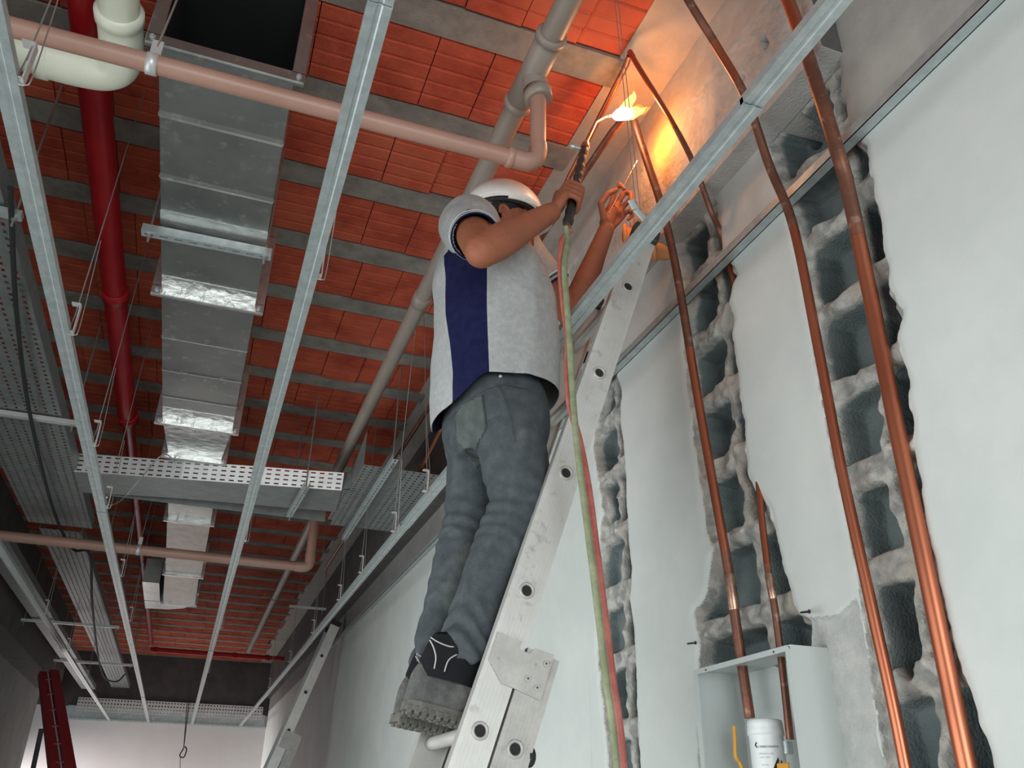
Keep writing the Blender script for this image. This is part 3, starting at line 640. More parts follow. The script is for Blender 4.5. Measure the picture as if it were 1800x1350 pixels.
o = mb.build('side_rail', 'galvd', rt); so = o.modifiers.new('t', 'SOLIDIFY'); so.thickness = .0015
strut((.80, 4.05, zt-.03), (.80, 5.6, zt-.03), 'perforated bar under the cable tray section at the right wall', (.05, .97))
strut((.42, 4.60, zt-.045), (.39, 5.2, zt-.045), 'short perforated bar carrying the cross cable tray left of the worker', (.08, .95))
strut((-1.40, 4.25, zt-.02), (-.74, 4.25, zt-.02), 'bright bar carrying the wide left cable tray', (.03, .97), mname='traylite', holes=False, h=.022)
strut((-1.40, 2.55, zt-.02), (-.76, 2.55, zt-.02), 'bar carrying the wide left cable tray close to the camera', (.03, .97), mname='galv', holes=False, h=.022)
strut((-1.62, 6.40, zt-.03), (-.70, 6.40, zt-.03), 'pale bar under the tray just behind the lower brown pipe', (.03, .97), mname='galv', holes=False, h=.02)
strut((-1.62, 9.2, 1.60), (-.76, 9.2, 1.60), 'grey bar across the narrow trays in the middle distance', (.03, .97), mname='galv', holes=False, h=.022)
strut((-1.60, 11.7, 1.60), (-.72, 11.7, 1.60), 'white bar across the narrow trays close to the end wall', (.03, .97), mname='traylite', holes=False, h=.026)
strut((.75, 8.4, 1.78), (1.1, 8.4, 1.78), 'thin bar by the dark wall above the far ladder', (.9,), mname='galv', holes=False, h=.018)
et = thing('cable_tray', (0, 14.9, 1.5), 'perforated tray standing across the end wall above the ceiling grid', 'cable tray')
mb = MB(); plate(mb, (-1.6, YE-.05, 1.36), (1, 0, 0), (0, 0, 1), 60, 4, .046, .05, .022, .018, .002); mb.build('slotted_side', 'traylite', et)
mb = MB(); mb.tube(spline([uz(18, 330, 1.67), uz(30, 560, 1.67), uz(55, 740, 1.655), uz(95, 900, 1.66), uz(128, 965, 1.62), uz(158, 975, 1.55), uz(162, 1060, 1.50), uz(172, 1150, 1.50), uz(183, 1190, 1.45), uz(205, 1198, 1.47), uz(220, 1185, 1.60)], 6), .009, 8)
mb.build('cable', 'rubber', label='black cable drooping below the left cable trays', cat='cable')
mb = MB(); mb.tube(spline([(-.30, 4.82, 1.76), uz(285, 800, 1.70), uz(240, 850, 1.62), uz(212, 880, 1.52), uz(190, 888, 1.42), (-.52, 4.15, 1.30)], 6), .0035, 6)
mb.build('cable', 'steel', label='thin pale wire looping from the duct to the left channel', cat='cable')
# ================================================================== copper pipes
def wpath(pts): return [ux(a, b, x) for a, b, x in pts]
def copper(pts, r, label, dark=lambda k, p: False, joints=()):
    P = spline(pts, 14); t = MB(); mis = [1 if dark(i, P[i]) else 0 for i in range(len(P)-1)]
    t.tube(P, r, 16, True, 0, None, 1.0, mis); o = t.build('copper_pipe', ['copper', 'copdark'], label=label, cat='copper pipe', group='copper refrigerant pipes')
    PA = np.array(P)
    for i, (c, d, L, m) in enumerate(joints):
        k = int(np.argmin(((PA-V(*c))**2).sum(1))); q = MB(); c = PA[k]; d = nrm(PA[min(k+1, len(P)-1)]-PA[max(k-1, 0)]); q.tube([c-d*L, c-d*L*.9, c+d*L*.9, c+d*L], [r*1.02, r*1.13, r*1.13, r*1.02], 16); q.build('pipe_joint', m, o)
    return o
def down(p, z): return V(p[0], p[1]+.0, z)
R4, R3, R2, R1 = .0165, .0115, .0125, .0085
p4 = wpath([(1340, -90, 1.12), (1385, 0, 1.150), (1430, 130, 1.160), (1470, 260, 1.19), (1490, 330, 1.215), (1530, 520, 1.245), (1570, 720, 1.245), (1628, 1000, 1.243), (1665, 1180, 1.243), (1700, 1350, 1.24)]); p4.append(V(p4[-1][0], p4[-1][1], -.35)); p4.insert(0, V(.9, p4[0][1], ZC-.05))
copper(p4, R4, 'thickest copper pipe, down the rightmost chase', lambda k, p: 1.18 < p[2] < 1.72)
p3 = wpath([(1160, -90, .88), (1210, 0, .955), (1262, 85, 1.04), (1310, 170, 1.105), (1352, 290, 1.17), (1395, 400, 1.205), (1440, 620, 1.22), (1480, 830, 1.22), (1535, 1080, 1.22), (1590, 1340, 1.222)]); p3.append(V(p3[-1][0], p3[-1][1], -.35))
copper(p3, R3, 'slim copper pipe left of the thickest one, down the plaster edge', lambda k, p: 1.32 < p[2] < 1.75 or p[2] > 1.88)
# pipe in the flame: up out of the middle chase to the flame, then along the corridor under the ceiling
p2 = wpath([(1109, 196, 1.045), (1138, 285, 1.09), (1165, 370, 1.128), (1190, 480, 1.165), (1225, 690, 1.20), (1255, 860, 1.212), (1280, 1000, 1.222), (1300, 1140, 1.228), (1318, 1262, 1.232)])
J2 = ux(1283, 1040, 1.223)
copper(p2, R2, 'copper pipe rising from the white box to the burning flame', lambda k, p: p[2] > 1.22 or p[2] < .62, [(J2, (0, .02, 1), .045, 'brass'), (ux(1109, 205, 1.048), (-.4, 0, 1), .02, 'copdark')])
a = V(*p2[0]); q2 = [a+V(-.01, -.01, -.01), a+V(-.03, .14, -.003), uz(1012, 330, 2.055), uz(935, 462, 2.06), uz(870, 580, 2.06)]
q2 = [V(a[0]-.015, a[1]+.035, 2.08), V(a[0]-.03, a[1]+.35, 2.07), V(a[0]-.05, 4.2, 2.06), V(a[0]-.05, 8.0, 2.06)]
copper(q2, R2, 'dark copper pipe running from the flame along the corridor behind the worker', lambda k, p: True)
p1 = wpath([(1110, 96, .985), (1125, 122, 1.005), (1180, 212, 1.09), (1218, 285, 1.15), (1248, 366, 1.205), (1270, 420, 1.262), (1298, 530, 1.285), (1318, 650, 1.285), (1330, 780, 1.275), (1337, 890, 1.248), (1350, 1000, 1.235), (1362, 1070, 1.235), (1376, 1180, 1.235), (1389, 1300, 1.235)])
J1 = ux(1351, 1035, 1.234)
copper(p1, R1, 'thin copper pipe with a bare brazed joint, right of the flame pipe', lambda k, p: p[2] < .55 or 1.5 < p[2] < 1.9, [(J1, (0, .02, 1), .03, 'brass'), (p1[0], (-.5, .2, .6), .016, 'copper')])
b = V(*p1[0]); e1 = uz(930, 450, 2.03); de = e1-b
q1 = [b+V(-.004, .008, .0)]+[b+de*t for t in (.05, .12, .3, .6, 1.0, 1.8, 3.0)]
copper(q1, R1+.001, 'thin copper pipe folding back from the top of the wall along the ceiling', lambda k, p: k < 24)

# ================================================================== valve box and what is in it
BX0, BY0, BY1, BZ1 = 1.155, None, None, None
bl = ux(1218, 1180, 1.165); br_ = ux(1388, 1139, 1.165)
by1, by0, bz = bl[1], br_[1], .335
bx = thing('valve_box', (1.2, (by0+by1)/2, -.25), 'white metal valve box set in the wall below the middle chase', 'valve box')
xf, xbk, zb0 = 1.165, 1.30, -.30
w_ = .0025
mb = MB()
mb.box((xbk-w_, by0, zb0), (xbk, by1, bz)); mb.build('back_panel', 'white', bx)
mb = MB(); mb.box((xf+w_, by1-w_, zb0), (xbk, by1, bz-w_)); mb.box((xf, by1-.016, zb0), (xf+w_, by1, bz-.012)); mb.build('side_panel', 'white', bx)
mb = MB(); mb.box((xf+w_, by0, zb0), (xbk, by0+w_, bz-w_)); mb.box((xf, by0, zb0), (xf+w_, by0+.016, bz-.012)); mb.build('side_panel', 'white', bx)
mb = MB(); mb.box((xf+w_, by0, bz-w_), (xbk, by1, bz)); mb.prism([(by0, bz-.012), (by0+.010, bz), (by1-.010, bz), (by1, bz-.012)], xf, xf+w_, lambda u, v, d: (d, u, v)); mb.build('top_panel', 'white', bx)
for yy in (by0+.055, by1-.06):
    q = MB(); q.tube([(xf-.0012, yy, bz-.007), (xf, yy, bz-.007)], .0022, 10); q.build('screw_hole', 'dark', bx)
mb = MB(); mb.box((xf, by0, zb0), (xbk, by1, zb0+w_)); mb.build('bottom_panel', 'white', bx)
# flux tub standing in the box (its foot is below the frame)
tc_ = uy(1347, 1300, 1.0); ty = (by0+by1)/2-.005; 
tq = ux(1345, 1280, 1.205); tx, ty, tz = tq
tb = thing('plastic_tub', (tx, ty, zb0), 'white plastic tub with black printing standing in the valve box', 'tub')
RT = .037
mb = MB(); prof = [(RT*.90, zb0+.003), (RT*.93, zb0+.008), (RT, tz-.02), (RT, tz-.012)]
mb.loft([[V(tx+r*math.cos(t), ty+r*math.sin(t), z) for t in np.arange(36)*2*math.pi/36] for r, z in prof]); mb.build('body', 'tub', tb)
mb = MB(); prof = [(RT, tz-.016), (RT+.0025, tz-.015), (RT+.0025, tz-.004), (RT+.001, tz+.004), (RT+.0015, tz+.006), (RT+.0005, tz+.015), (RT-.004, tz+.017)]
mb.loft([[V(tx+r*math.cos(t), ty+r*math.sin(t), z) for t in np.arange(36)*2*math.pi/36] for r, z in prof]); mb.build('lid', 'tub', tb)
# printing wrapped on the tub, facing the room
ang0 = math.atan2(-ty, -tx)
def onT(u, v, d): a = ang0+u/RT; return (tx+(RT+d)*math.cos(a), ty+(RT+d)*math.sin(a), v)
def text(body, size, u0, v0, m, name, parent):
    cu = bpy.data.curves.new('t', 'FONT'); cu.body = body; cu.size = size; cu.resolution_u = 3; to = bpy.data.objects.new('t', cu); COL.objects.link(to)
    dg = bpy.context.evaluated_depsgraph_get(); me = bpy.data.meshes.new_from_object(to.evaluated_get(dg)); bpy.data.objects.remove(to)
    vs = [onT(u0+p.co.x, v0+p.co.y, .0007) for p in me.vertices]; fs = [tuple(p.vertices) for p in me.polygons]
    q = MB(); q.add(vs, fs); return q.build(name, m, parent, recalc=False)
text('CARBOGRAFITE', .0062, -.020, tz-.042, 'ink', 'brand_text', tb)
text('Fluxo para solda', .0045, -.018, tz-.055, 'grey', 'small_text', tb); text('prata e cobre', .0040, -.018, tz-.062, 'grey', 'small_text', tb); text('Peso 250 g', .0036, -.016, tz-.077, 'grey', 'small_text', tb)
mb = MB()
for k in range(2):
    o_ = .012*k; hh = .017-.004*k
    mb.prism([(.008+o_, tz-.082), (.020+o_*.7, tz-.082+hh*1.25), (.0225+o_*.7, tz-.082+hh*1.25-.006), (.0145+o_, tz-.083), (.0225+o_, tz-.094), (.0165+o_, tz-.094)], .0003, .0008, onT)
mb.prism([(-.028, tz-.036), (-.024, tz-.031), (-.021, tz-.031), (-.0245, tz-.0365), (-.021, tz-.042), (-.0245, tz-.0415)], .0003, .0008, onT)
mb.build('printed_emblem', 'ink', tb)
def valve(name, px, py, x, label, long=True):
    c = ux(px, py, x); t = thing('ball_valve', c, label, 'valve', 'yellow handled valves in the white box')
    mb = MB(); mb.tube([(1.232, c[1], c[2]-.09), (1.232, c[1], c[2]-.07), (1.232, c[1], c[2]-.068), (1.232, c[1], c[2]-.030), (1.232, c[1], c[2]-.028), (1.232, c[1], c[2]-.0)], [.013, .013, .018, .018, .014, .014], 6); mb.tube([(1.232, c[1], c[2]-.05), (c[0], c[1], c[2]-.05)], .008, 10); mb.build('body', 'brass', t)
    return c, t
c, t = valve('valve', 1384, 1330, 1.232, 'brass valve with a flat yellow handle at the right of the white box')
mb = MB(); mb.tube([(1.233, c[1]-.001, c[2]+.03), (1.233, c[1]-.001, c[2]+.005)], .0135, 6); mb.build('nut', 'galv', t)
hq = ux(1378, 1345, 1.195); mb = MB(); mb.box((1.188, hq[1]-.022, hq[2]-.03), (1.193, hq[1]+.016, hq[2]+.004)); bevel(mb.build('handle', 'yellow', t), .002)
c, t = valve('valve', 1320, 1350, 1.232, 'valve with an upright yellow lever at the left of the white box')
l0 = ux(1290, 1276, 1.20); l1 = ux(1293, 1330, 1.20); l2 = ux(1302, 1345, 1.21)
mb = MB(); mb.tube(spline([l0, (l0+l1)/2, l1, l2, (1.225, c[1]+.002, c[2]-.05)], 5), .0066, 10, True, 0, (1, 0, 0), .45); o = mb.build('handle', 'yellow', t)

# ================================================================== ladders
def ladder(name, foot, top, yn, yf, wdt, fly_to, holes, label, bracket=None, mlt='alu', base=True, rungs=(), cap=True, basetop=None):
    # foot, top: (x, z) of the near stile axis of the upper section; the stiles stand at y = yn and yf
    t = thing(name, (foot[0], (yn+yf)/2, foot[1]), label, 'ladder', 'aluminium extension ladders')
    f, e = V(foot[0], 0, foot[1]), V(top[0], 0, top[1]); d = nrm(e-f); n = V(d[2], 0, -d[0]); yv = V(0, 1, 0); L = np.linalg.norm(e-f)
    def stile(nm, y, sgn, p, q, off, m):
        # C-section rail: wide web in the x-z plane facing outward, flanges turned inward, fine grooves on the web
        a, b = p+n*off, q+n*off; c = (a+b)/2+V(0, y, 0); hl = np.linalg.norm(b-a)/2; mb = MB(); hw = wdt/2
        mb.obox(c, d, n, yv, hl, hw, .0012)
        for s in (-1, 1): mb.obox(c+n*s*(hw-.001)+yv*(-sgn*.013), d, n, yv, hl, .0012, .013)
        for k in range(-3, 4):
            mb.obox(c+n*(k*hw/4.4)+yv*(sgn*.0015), d, n, yv, hl, .0011, .0008)
        mb.build(nm, m, t)
    for y, sgn in ((yn, -1), (yf, 1)):
        stile('stile', y, sgn, f, e, 0, mlt)
        if base: stile('base_stile', y+.0, sgn, V(foot[0], 0, foot[1]), V(*basetop), wdt+.006, 'aluo')
    for (s, off, m) in rungs:
        p = f+d*s+n*off
        q = MB(); q.tube([p+yv*(yn-.006), p+yv*(yf+.006)], .0155, 14, False); ro = q.build('rung', m, t)
        for y, sg in ((yn, -1), (yf, 1)):
            g = MB(); ax = yv*sg; c = p+yv*y
            ring = lambda r, h: [c+ax*h+r*(math.cos(a)*d+math.sin(a)*n) for a in np.arange(20)*2*math.pi/20]
            g.loft([ring(.0185, .001), ring(.0185, .005), ring(.0165, .007), ring(.0125, .006), ring(.0115, -.004)], False); g.build('rivet_ring', 'aluo', ro)
            g = MB(); g.loft([ring(.0118, .0032), ring(.0112, .0030)], True); g.build('rung_shade_disc', 'black', ro)  # black disc painted for the shade inside the hollow rung end
    if cap:
        for y in (yn, yf):
            q = MB(); q.obox(e+d*.012+yv*y, d, n, yv, .022, wdt/2+.003, .018); bevel(q.build('end_cap', 'dark' if bracket else 'rubber', t), .006)
    return t, f, d, n, yv
ynear, yfar = 1.75, 2.13
H = [uy(*p, ynear) for p in [(1103, 505), (1052, 650), (993, 828), (925, 1040), (843, 1285)]]
f0 = V(H[4][0], 0, H[4][2]); e0 = V(H[0][0], 0, H[0][2]); dd = nrm(e0-f0); Ls = np.linalg.norm(e0-f0)/4
foot = f0-dd*Ls*5.5; top = e0+dd*.20
rg = [(Ls*(i+.5), 0, 'alu') for i in range(0, 10) if Ls*(i+.5) < np.linalg.norm(top-foot)-.02]
nn_ = V(dd[2], 0, -dd[0]); WD = .076
bq = uy(893, 1312, ynear); sB = np.dot(V(bq[0], 0, bq[2])-foot, dd)
rg += [(sB-Ls*k, WD+.006, 'aluo') for k in range(0, 5)]
br = uy(955, 1168, ynear); sT = np.dot(V(br[0], 0, br[2])-foot, dd)
ld, lf, d_, n_, yv = ladder('extension_ladder', (foot[0], foot[2]), (top[0], top[2]), ynear, yfar, WD, None, None, 'scuffed aluminium extension ladder that carries the worker, leaning to the wall', True, 'alu', True, rg, True, foot+dd*(sT+.02))
# guide bracket at the top of the lower section, both rails
def Lp(px, py): q = uy(px, py, ynear); w = V(q[0], 0, q[2])-foot; return (np.dot(w, dd), np.dot(w, nn_))
out = [Lp(*p) for p in [(874, 1111), (916, 1130), (909, 1140), (928, 1150), (940, 1140), (972, 1152), (947, 1232), (898, 1209), (880, 1202), (858, 1160)]]
for y, sg in ((ynear, -1), (yfar, 1)):
    q = MB(); q.prism(out, .003, .007, lambda u, v, h: lf+d_*u+n_*v+yv*(y+sg*h)); bo = q.build('guide_bracket', 'aluo', ld)
    for p in [(957, 1168), (925, 1194), (941, 1210)]:
        u, v = Lp(*p); c = lf+d_*u+n_*v+yv*(y+sg*.007); g = MB(); g.tube([c, c+yv*sg*.003], .006, 12); g.tube([c+yv*sg*.003, c+yv*sg*.0045], .0035, 10); g.build('rivet', 'aluo', bo); g = MB(); g.tube([c+yv*sg*.0046, c+yv*sg*.005], .0022, 8); g.build('rivet', 'dark', bo); g = MB(); g.tube([c, c+yv*sg*.0006], .0075, 12); g.build('washer', 'steel', bo)
g = MB(); u, v = Lp(918, 1322); c = lf+d_*u+n_*(WD*1.5+.006)+yv*(ynear+.01); g.ball(c, .014, .012, .022, 14); g.build('rubber_bumper', 'rubber', ld)
# far ladder
fy = 8.0
F1 = uy(590, 1098, fy); F0 = uy(487, 1330, fy)
df = nrm(V(F1[0]-F0[0], 0, F1[2]-F0[2])); ft = V(F0[0], 0, F0[2])-df*1.2; tp = V(F1[0], 0, F1[2])
hl = [np.dot(V(q[0], 0, q[2])-ft, df) for q in (uy(*p, fy) for p in [(564, 1152), (535, 1216), (503, 1282)])]
s_ = (hl[0]-hl[2])/2; rr2 = [(hl[2]+s_*k, 0, 'alu') for k in range(-3, 3)]
bt2 = uy(507, 1292, fy); sT2 = np.dot(V(bt2[0], 0, bt2[2])-ft, df)
l2, f2, d2, n2_, _ = ladder('extension_ladder', (ft[0], ft[2]), (tp[0], tp[2]), fy, fy+.40, .085, None, None, 'smaller looking far aluminium ladder leaning on the dim wall left of the worker', None, 'alu', True, rr2, True, ft+df*(sT2))
for y, sg in ((fy, -1), (fy+.40, 1)):
    q = MB(); q.obox(f2+d2*(sT2-.04)+n2_*.05+yv*(y+sg*.005), d2, n2_, yv, .07, .075, .003); q.build('guide_bracket', 'aluo', l2)
# red ladder at the lower left
rl = thing('red_ladder', uy(110, 1360, 7.5), 'red fibreglass ladder leaning in the lower left corner', 'ladder')
r0, r1 = uy(94, 1182, 9.0), uy(134, 1420, 7.6)
sA, sB2 = uy(76, 1185, 9.0), uy(104, 1420, 7.6)
for a_, b_ in ((r0, r1), (sA, sB2)):
    dv = nrm(b_-a_); q = MB(); q.obox((a_+b_)/2, dv, nrm(np.cross(dv, V(0, 0, 1))), nrm(np.cross(nrm(np.cross(dv, V(0, 0, 1))), dv)), np.linalg.norm(b_-a_)/2, .040, .03); bevel(q.build('stile', 'redf', rl), .004)
for k in range(7):
    tt = .06+.13*k; p, q_ = sA*(1-tt)+sB2*tt, r0*(1-tt)+r1*tt; g = MB(); g.tube([p+V(0, -.035, 0), q_+V(0, -.035, 0)], .011, 8); g.build('rung', 'redf', rl)
dv = nrm(sB2-sA); g = MB(); g.tube([(sA+r0)/2+V(0, -.04, 0), (sB2+r1)/2+V(0, -.04, 0)], .006, 6); g.build('white_cord', 'white', rl)
g = MB(); g.tube([uy(73, 1281, 9.5), uy(52, 1380, 9.5)], .022, 10); g.build('rod', 'dbeam', label='dark rod standing against the bright wall beside the red ladder', cat='rod')
g = MB(); pw = [uy(327, 1250, 10), uy(323, 1315, 10)]; g.tube([V(pw[0][0], 10, ZG), pw[1]], .0045, 6); g.tube(spline([pw[1], uy(316, 1328, 10), uy(323, 1331, 10), uy(328, 1318, 10), uy(325, 1312, 10)], 6), .006, 6); g.tube([uy(317, 1330, 10), uy(316, 1420, 10)], .003, 6); g.tube([V(pw[0][0]-.03, 10, ZG), pw[1]], .0035, 6)
g.build('hanging_wire', 'dbeam', label='thin wire with a loop hanging in front of the end wall', cat='wire')

# ================================================================== small things on the wall
for k, (px, py, rx) in enumerate([(1099, 412, .030), (1150, 440, .036)]):
    c = ux(px, py, 1.165); g = MB(); ring = [c+V(.0, 0, 0)+.034*V(.35*math.cos(t), math.cos(t)*.6, math.sin(t)) for t in np.arange(25)*2*math.pi/24]
    g.tube(ring, .008, 10, False); g.loft([[c+V(dx_, .6*rr_*math.cos(t), rr_*math.sin(t)) for t in np.arange(24)*2*math.pi/24] for dx_, rr_ in ((-.004, .034), (.03, .030), (.055, .022))], False); g.add([c+V(.055, .6*.022*math.cos(t), .022*math.sin(t)) for t in np.arange(24)*2*math.pi/24], [tuple(range(24))])
    g.build('conduit_end', 'orange', label=['orange conduit end on the beam left of the ceiling channel', 'orange conduit end on the plaster at the top of the big ladder'][k], cat='conduit', group='orange conduit ends')
c = uz(1118, 368, 1.34); e_ = uz(1152, 410, 1.285)
g = MB(); g.tube([c, (c+e_)/2+V(0, 0, .004), e_], .011, 8, True, 0, (0, 1, 0), .2); g.tube([c, c+V(-.012, 0, .025)], .012, 8, True, 0, (0, 1, 0), .2)
g.build('hanger_strap', 'plast', label='pale strap folded over the ceiling channel below the lifted hand', cat='strap')
g = MB(); g.tube([V(c[0], c[1], 1.34), V(c[0]-.06, c[1]-.05, ZC)], .0012, 6); g.tube([V(c[0]+.012, c[1], 1.34), V(c[0]-.05, c[1]-.05, ZC)], .0012, 6); g.build('hanging_wire', 'steel', label='pair of fine wires hanging beside the flame to the pale strap', cat='wire')
for k, (px, py, dx) in enumerate([(1413, 1076, 16), (1213, 1131, -24)]):
    a_ = ux(px-8, py+1, 1.262); b_ = ux(px+10, py-1, 1.215); g = MB(); g.tube([a_, b_], .0022, 8); g.tube([b_, b_+V(-.0015, 0, 0)], .0045, 8)
    g.build('nail', 'rubber', label=['dark nail at the lower corner of the thick plaster strip', 'dark nail in the plaster edge just above the white box'][k], cat='nail', group='nails left in the plaster')
# ================================================================== the worker
def ring_e(c, rx, ry, n=40, p=2.3, ax=(1, 0, 0), ay=(0, 1, 0)):
    out = []
    for t in np.arange(n)*2*math.pi/n:
        cs, sn = math.cos(t), math.sin(t)
        out.append(V(*c)+rx*math.copysign(abs(cs)**(2/p), cs)*V(*ax)+ry*math.copysign(abs(sn)**(2/p), sn)*V(*ay))
    return out
SH_R = uy(826, 398, 1.775); EL_R = uy(848, 441, 1.57); WR_R = uy(968, 374, 1.615)
SH_L = uy(905, 432, 2.10); EL_L = uy(1005, 556, 2.10); WR_L = uy(1066, 403, 1.985)
HD = V(.640, 1.935, 1.600)                        # head centre
TORCH_A = uy(1000, 383, 1.612); TORCH_B = uy(1030, 252, 1.72)
TAX = nrm(TORCH_B-TORCH_A)
GRIP_R = uy(1003, 352, 1.628)
HND_L = uy(1080, 356, 1.965)
ROD_T = uy(1120, 282, 1.93); ROD_B = uy(1089, 340, 1.935); RAX = nrm(ROD_T-ROD_B)

def hand(mb, wrist, c, axis, r, see, sc=1.0, tside=1, spread=.0185, curl=(0, 0, 0, 0)):
    # a hand closed round an axis through c: palm, four unequal bent fingers, thumb from the side of the palm
    a = nrm(axis); u = V(*wrist)-V(*c); u = nrm(u-a*np.dot(u, a)); v = np.cross(a, u)
    if np.dot(v, see) < 0: v = -v
    c = V(*c)
    def pos(th, rr, k): th = math.radians(th); return c+rr*(math.cos(th)*u+math.sin(th)*v)+a*k
    R0 = r+.0085*sc
    W = V(*wrist)
    # palm: four metacarpal bars merge to one slab
    for i in range(4):
        k = (1.5-i)*spread*sc*tside; kw = (1.5-i)*.011*sc*tside
        w0 = W+a*kw+(c-W)*.12
        kn = pos(62, R0+.013*sc, k*1.02)
        pm = (w0+kn)/2+v*.004+a*(k-kw)*.1
        mb.chain([w0, pm, kn], [.0135*sc, .0135*sc, .0115*sc], 10)
        pal = pos(5, R0+.006, k*.95); mb.chain([w0-v*.004, pal], [.014*sc, .0105*sc], 10)
        fl = (.95, 1.0, .94, .80)[i]; e = curl[i]
        fr = (.0090, .0092, .0087, .0078)[i]*sc
        pip = pos(128-e, R0+.010*sc, k*.98); dip = pos(212-e*1.4, R0+.002+.006*(1-fl), k*.95); tip = pos(212-e*1.4+62*fl, R0-.001, k*.92)
        mb.chain([kn, (kn*.45+pip*.55)+nrm(kn+pip-2*c-2*a*k)*.004, pip], [fr*1.14, fr, fr*1.07], 12)
        mb.chain([pip, (pip+dip)/2+nrm(pip+dip-2*c-2*a*k)*.004, dip], [fr*1.05, fr*.93, fr*.96], 12)
        mb.chain([dip, (dip+tip)/2+nrm(dip+tip-2*c-2*a*k)*.003, tip], [fr*.95, fr*.88, fr*.74], 12)
    kt = 1.5*spread*sc*tside
    t0 = W+(c-W)*.30+a*kt*.75; t1 = pos(-22, R0+.016*sc, kt*1.25); t2 = pos(-62, R0+.010*sc, kt*1.75); t3 = pos(-112, R0+.003*sc, kt*2.1)
    mb.chain([t0, (t0+t1)/2-v*.004, t1], [.0150*sc, .0150*sc, .0125*sc], 12); mb.chain([t1, t2], [.0122*sc, .0108*sc], 12); mb.chain([t2, t3], [.0106*sc, .0082*sc], 12)
    return u, v
see = -nrm(ray(1000, 360))
b = MB()
# trunk and legs under the clothes
tor = [(.93, .635, .095, .150), (1.02, .63, .10, .150), (1.12, .625, .098, .145), (1.24, .615, .105, .155), (1.36, .595, .108, .165), (1.44, .585, .100, .165), (1.49, .590, .075, .11)]
b.loft([ring_e((x, 1.935, z), rx, ry, 28) for z, x, rx, ry in tor])
b.chain([(.585, 1.935, 1.44), (.60, 1.935, 1.50), (.620, 1.935, 1.55)], [.058, .055, .056], 18)
for hip, kn, an, s in (((.645, 1.845, .90), (.676, 1.842, .68), (.560, 1.858, .30), 1), ((.630, 2.02, .90), (.605, 2.02, .68), (.530, 2.012, .30), -1)):
    b.chain([hip, (V(*hip)+V(*kn))/2, kn, (V(*kn)*.55+V(*an)*.45), an], [.072, .062, .048, .042, .032], 16)
    b.chain([V(*an), V(an[0]-.02, an[1], an[2]-.05), V(an[0]+.05, an[1], an[2]-.085)], [.030, .026, .018], 12)
# arms
def arm(S0, E0, W0, k=1.0):
    S0, E0, W0 = V(*S0), V(*E0), V(*W0)
    d1 = nrm(E0-S0); d2 = nrm(W0-E0)
    b.chain([S0, S0*.65+E0*.35, S0*.2+E0*.8, E0], [.050*k, .049*k, .045*k, .042*k], 20)
    b.chain([E0-d2*.004, E0*.80+W0*.20, E0*.6+W0*.4, E0*.3+W0*.7, W0], [.041*k, .0455*k, .042*k, .033*k, .027*k], 20)
    b.ball(E0-nrm(d2-d1)*.012, .034*k, .034*k, .034*k, 16)
arm(SH_R, EL_R, WR_R); arm(SH_L, EL_L, WR_L, .97)
hand(b, WR_R, GRIP_R, TAX, .013, see, 1.05, 1)
def fing(pp, r0):
    P = [uy(*p) for p in pp]; n = len(P)
    for i in range(n-1): b.chain([P[i], P[i+1]], [r0*(1-.09*i)*1.02, r0*(1-.09*(i+1))], 12)
mc = [(1074, 362, 1.975), (1084, 360, 1.99), (1092, 367, 2.00), (1095, 378, 2.005)]
for m_, r_ in zip(mc, (.0125, .013, .0125, .0115)):
    b.chain([WR_L, (WR_L*.45+uy(*m_)*.55), uy(*m_)], [.020, .0165, r_], 12)
b.chain([uy(1066, 392, 1.98), uy(1074, 372, 1.975), uy(1084, 374, 1.985)], [.024, .022, .018], 14)
fing([mc[0], (1080, 337, 1.965), (1089, 324, 1.945), (1097, 332, 1.932)], .0098)
fing([mc[1], (1098, 338, 1.975), (1109, 340, 1.955), (1109, 354, 1.942)], .0100)
fing([mc[2], (1106, 352, 1.985), (1114, 360, 1.965), (1108, 371, 1.952)], .0094)
fing([mc[3], (1107, 370, 1.99), (1112, 379, 1.972), (1104, 386, 1.962)], .0082)
fing([(1062, 385, 1.965), (1056, 358, 1.945), (1068, 341, 1.935), (1083, 334, 1.930)], .0118)
# head, facing +x and slightly up
hp = math.radians(10); hx = V(math.cos(hp), .0, math.sin(hp)); hz = V(-math.sin(hp), 0, math.cos(hp)); hy = V(0, 1, 0)
def Hh(x, y, z): return HD+hx*x+hy*y+hz*z
FR = (hx, hy, hz)
b.ball(Hh(-.012, 0, .03), .098, .077, .092, 24, 0, FR)
b.ball(Hh(.022, 0, -.035), .072, .064, .085, 22, 0, FR)
b.ball(Hh(.050, 0, -.088), .038, .040, .030, 16, 0, FR)                       # chin
for s in (-1, 1):
    b.chain([Hh(-.028, s*.060, -.055), Hh(.045, s*.034, -.094)], [.020, .018], 12)   # jaw
    b.ball(Hh(.052, s*.045, -.022), .026, .022, .020, 14, 0, FR)              # cheekbone
    b.chain([Hh(.072, s*.012, .018), Hh(.066, s*.045, .018)], [.013, .012], 10)      # brow
    ear = [Hh(-.018+.017*math.cos(t)-.004*math.sin(t), s*(.079+.006*math.sin(t*.5)), -.032+.031*math.sin(t)) for t in np.linspace(-1.9, 3.1, 14)]
    b.tube(ear, [.0065]*14, 8); b.ball(Hh(-.014, s*.074, -.032), .016, .007, .028, 14, 0, FR); b.ball(Hh(-.010, s*.078, -.060), .008, .005, .009, 10, 0, FR)
b.chain([Hh(.082, 0, .012), Hh(.096, 0, -.012), Hh(.104, 0, -.028)], [.009, .011, .013], 12)      # nose
for s in (-1, 1): b.ball(Hh(.094, s*.012, -.031), .010, .009, .008, 10, 0, FR)
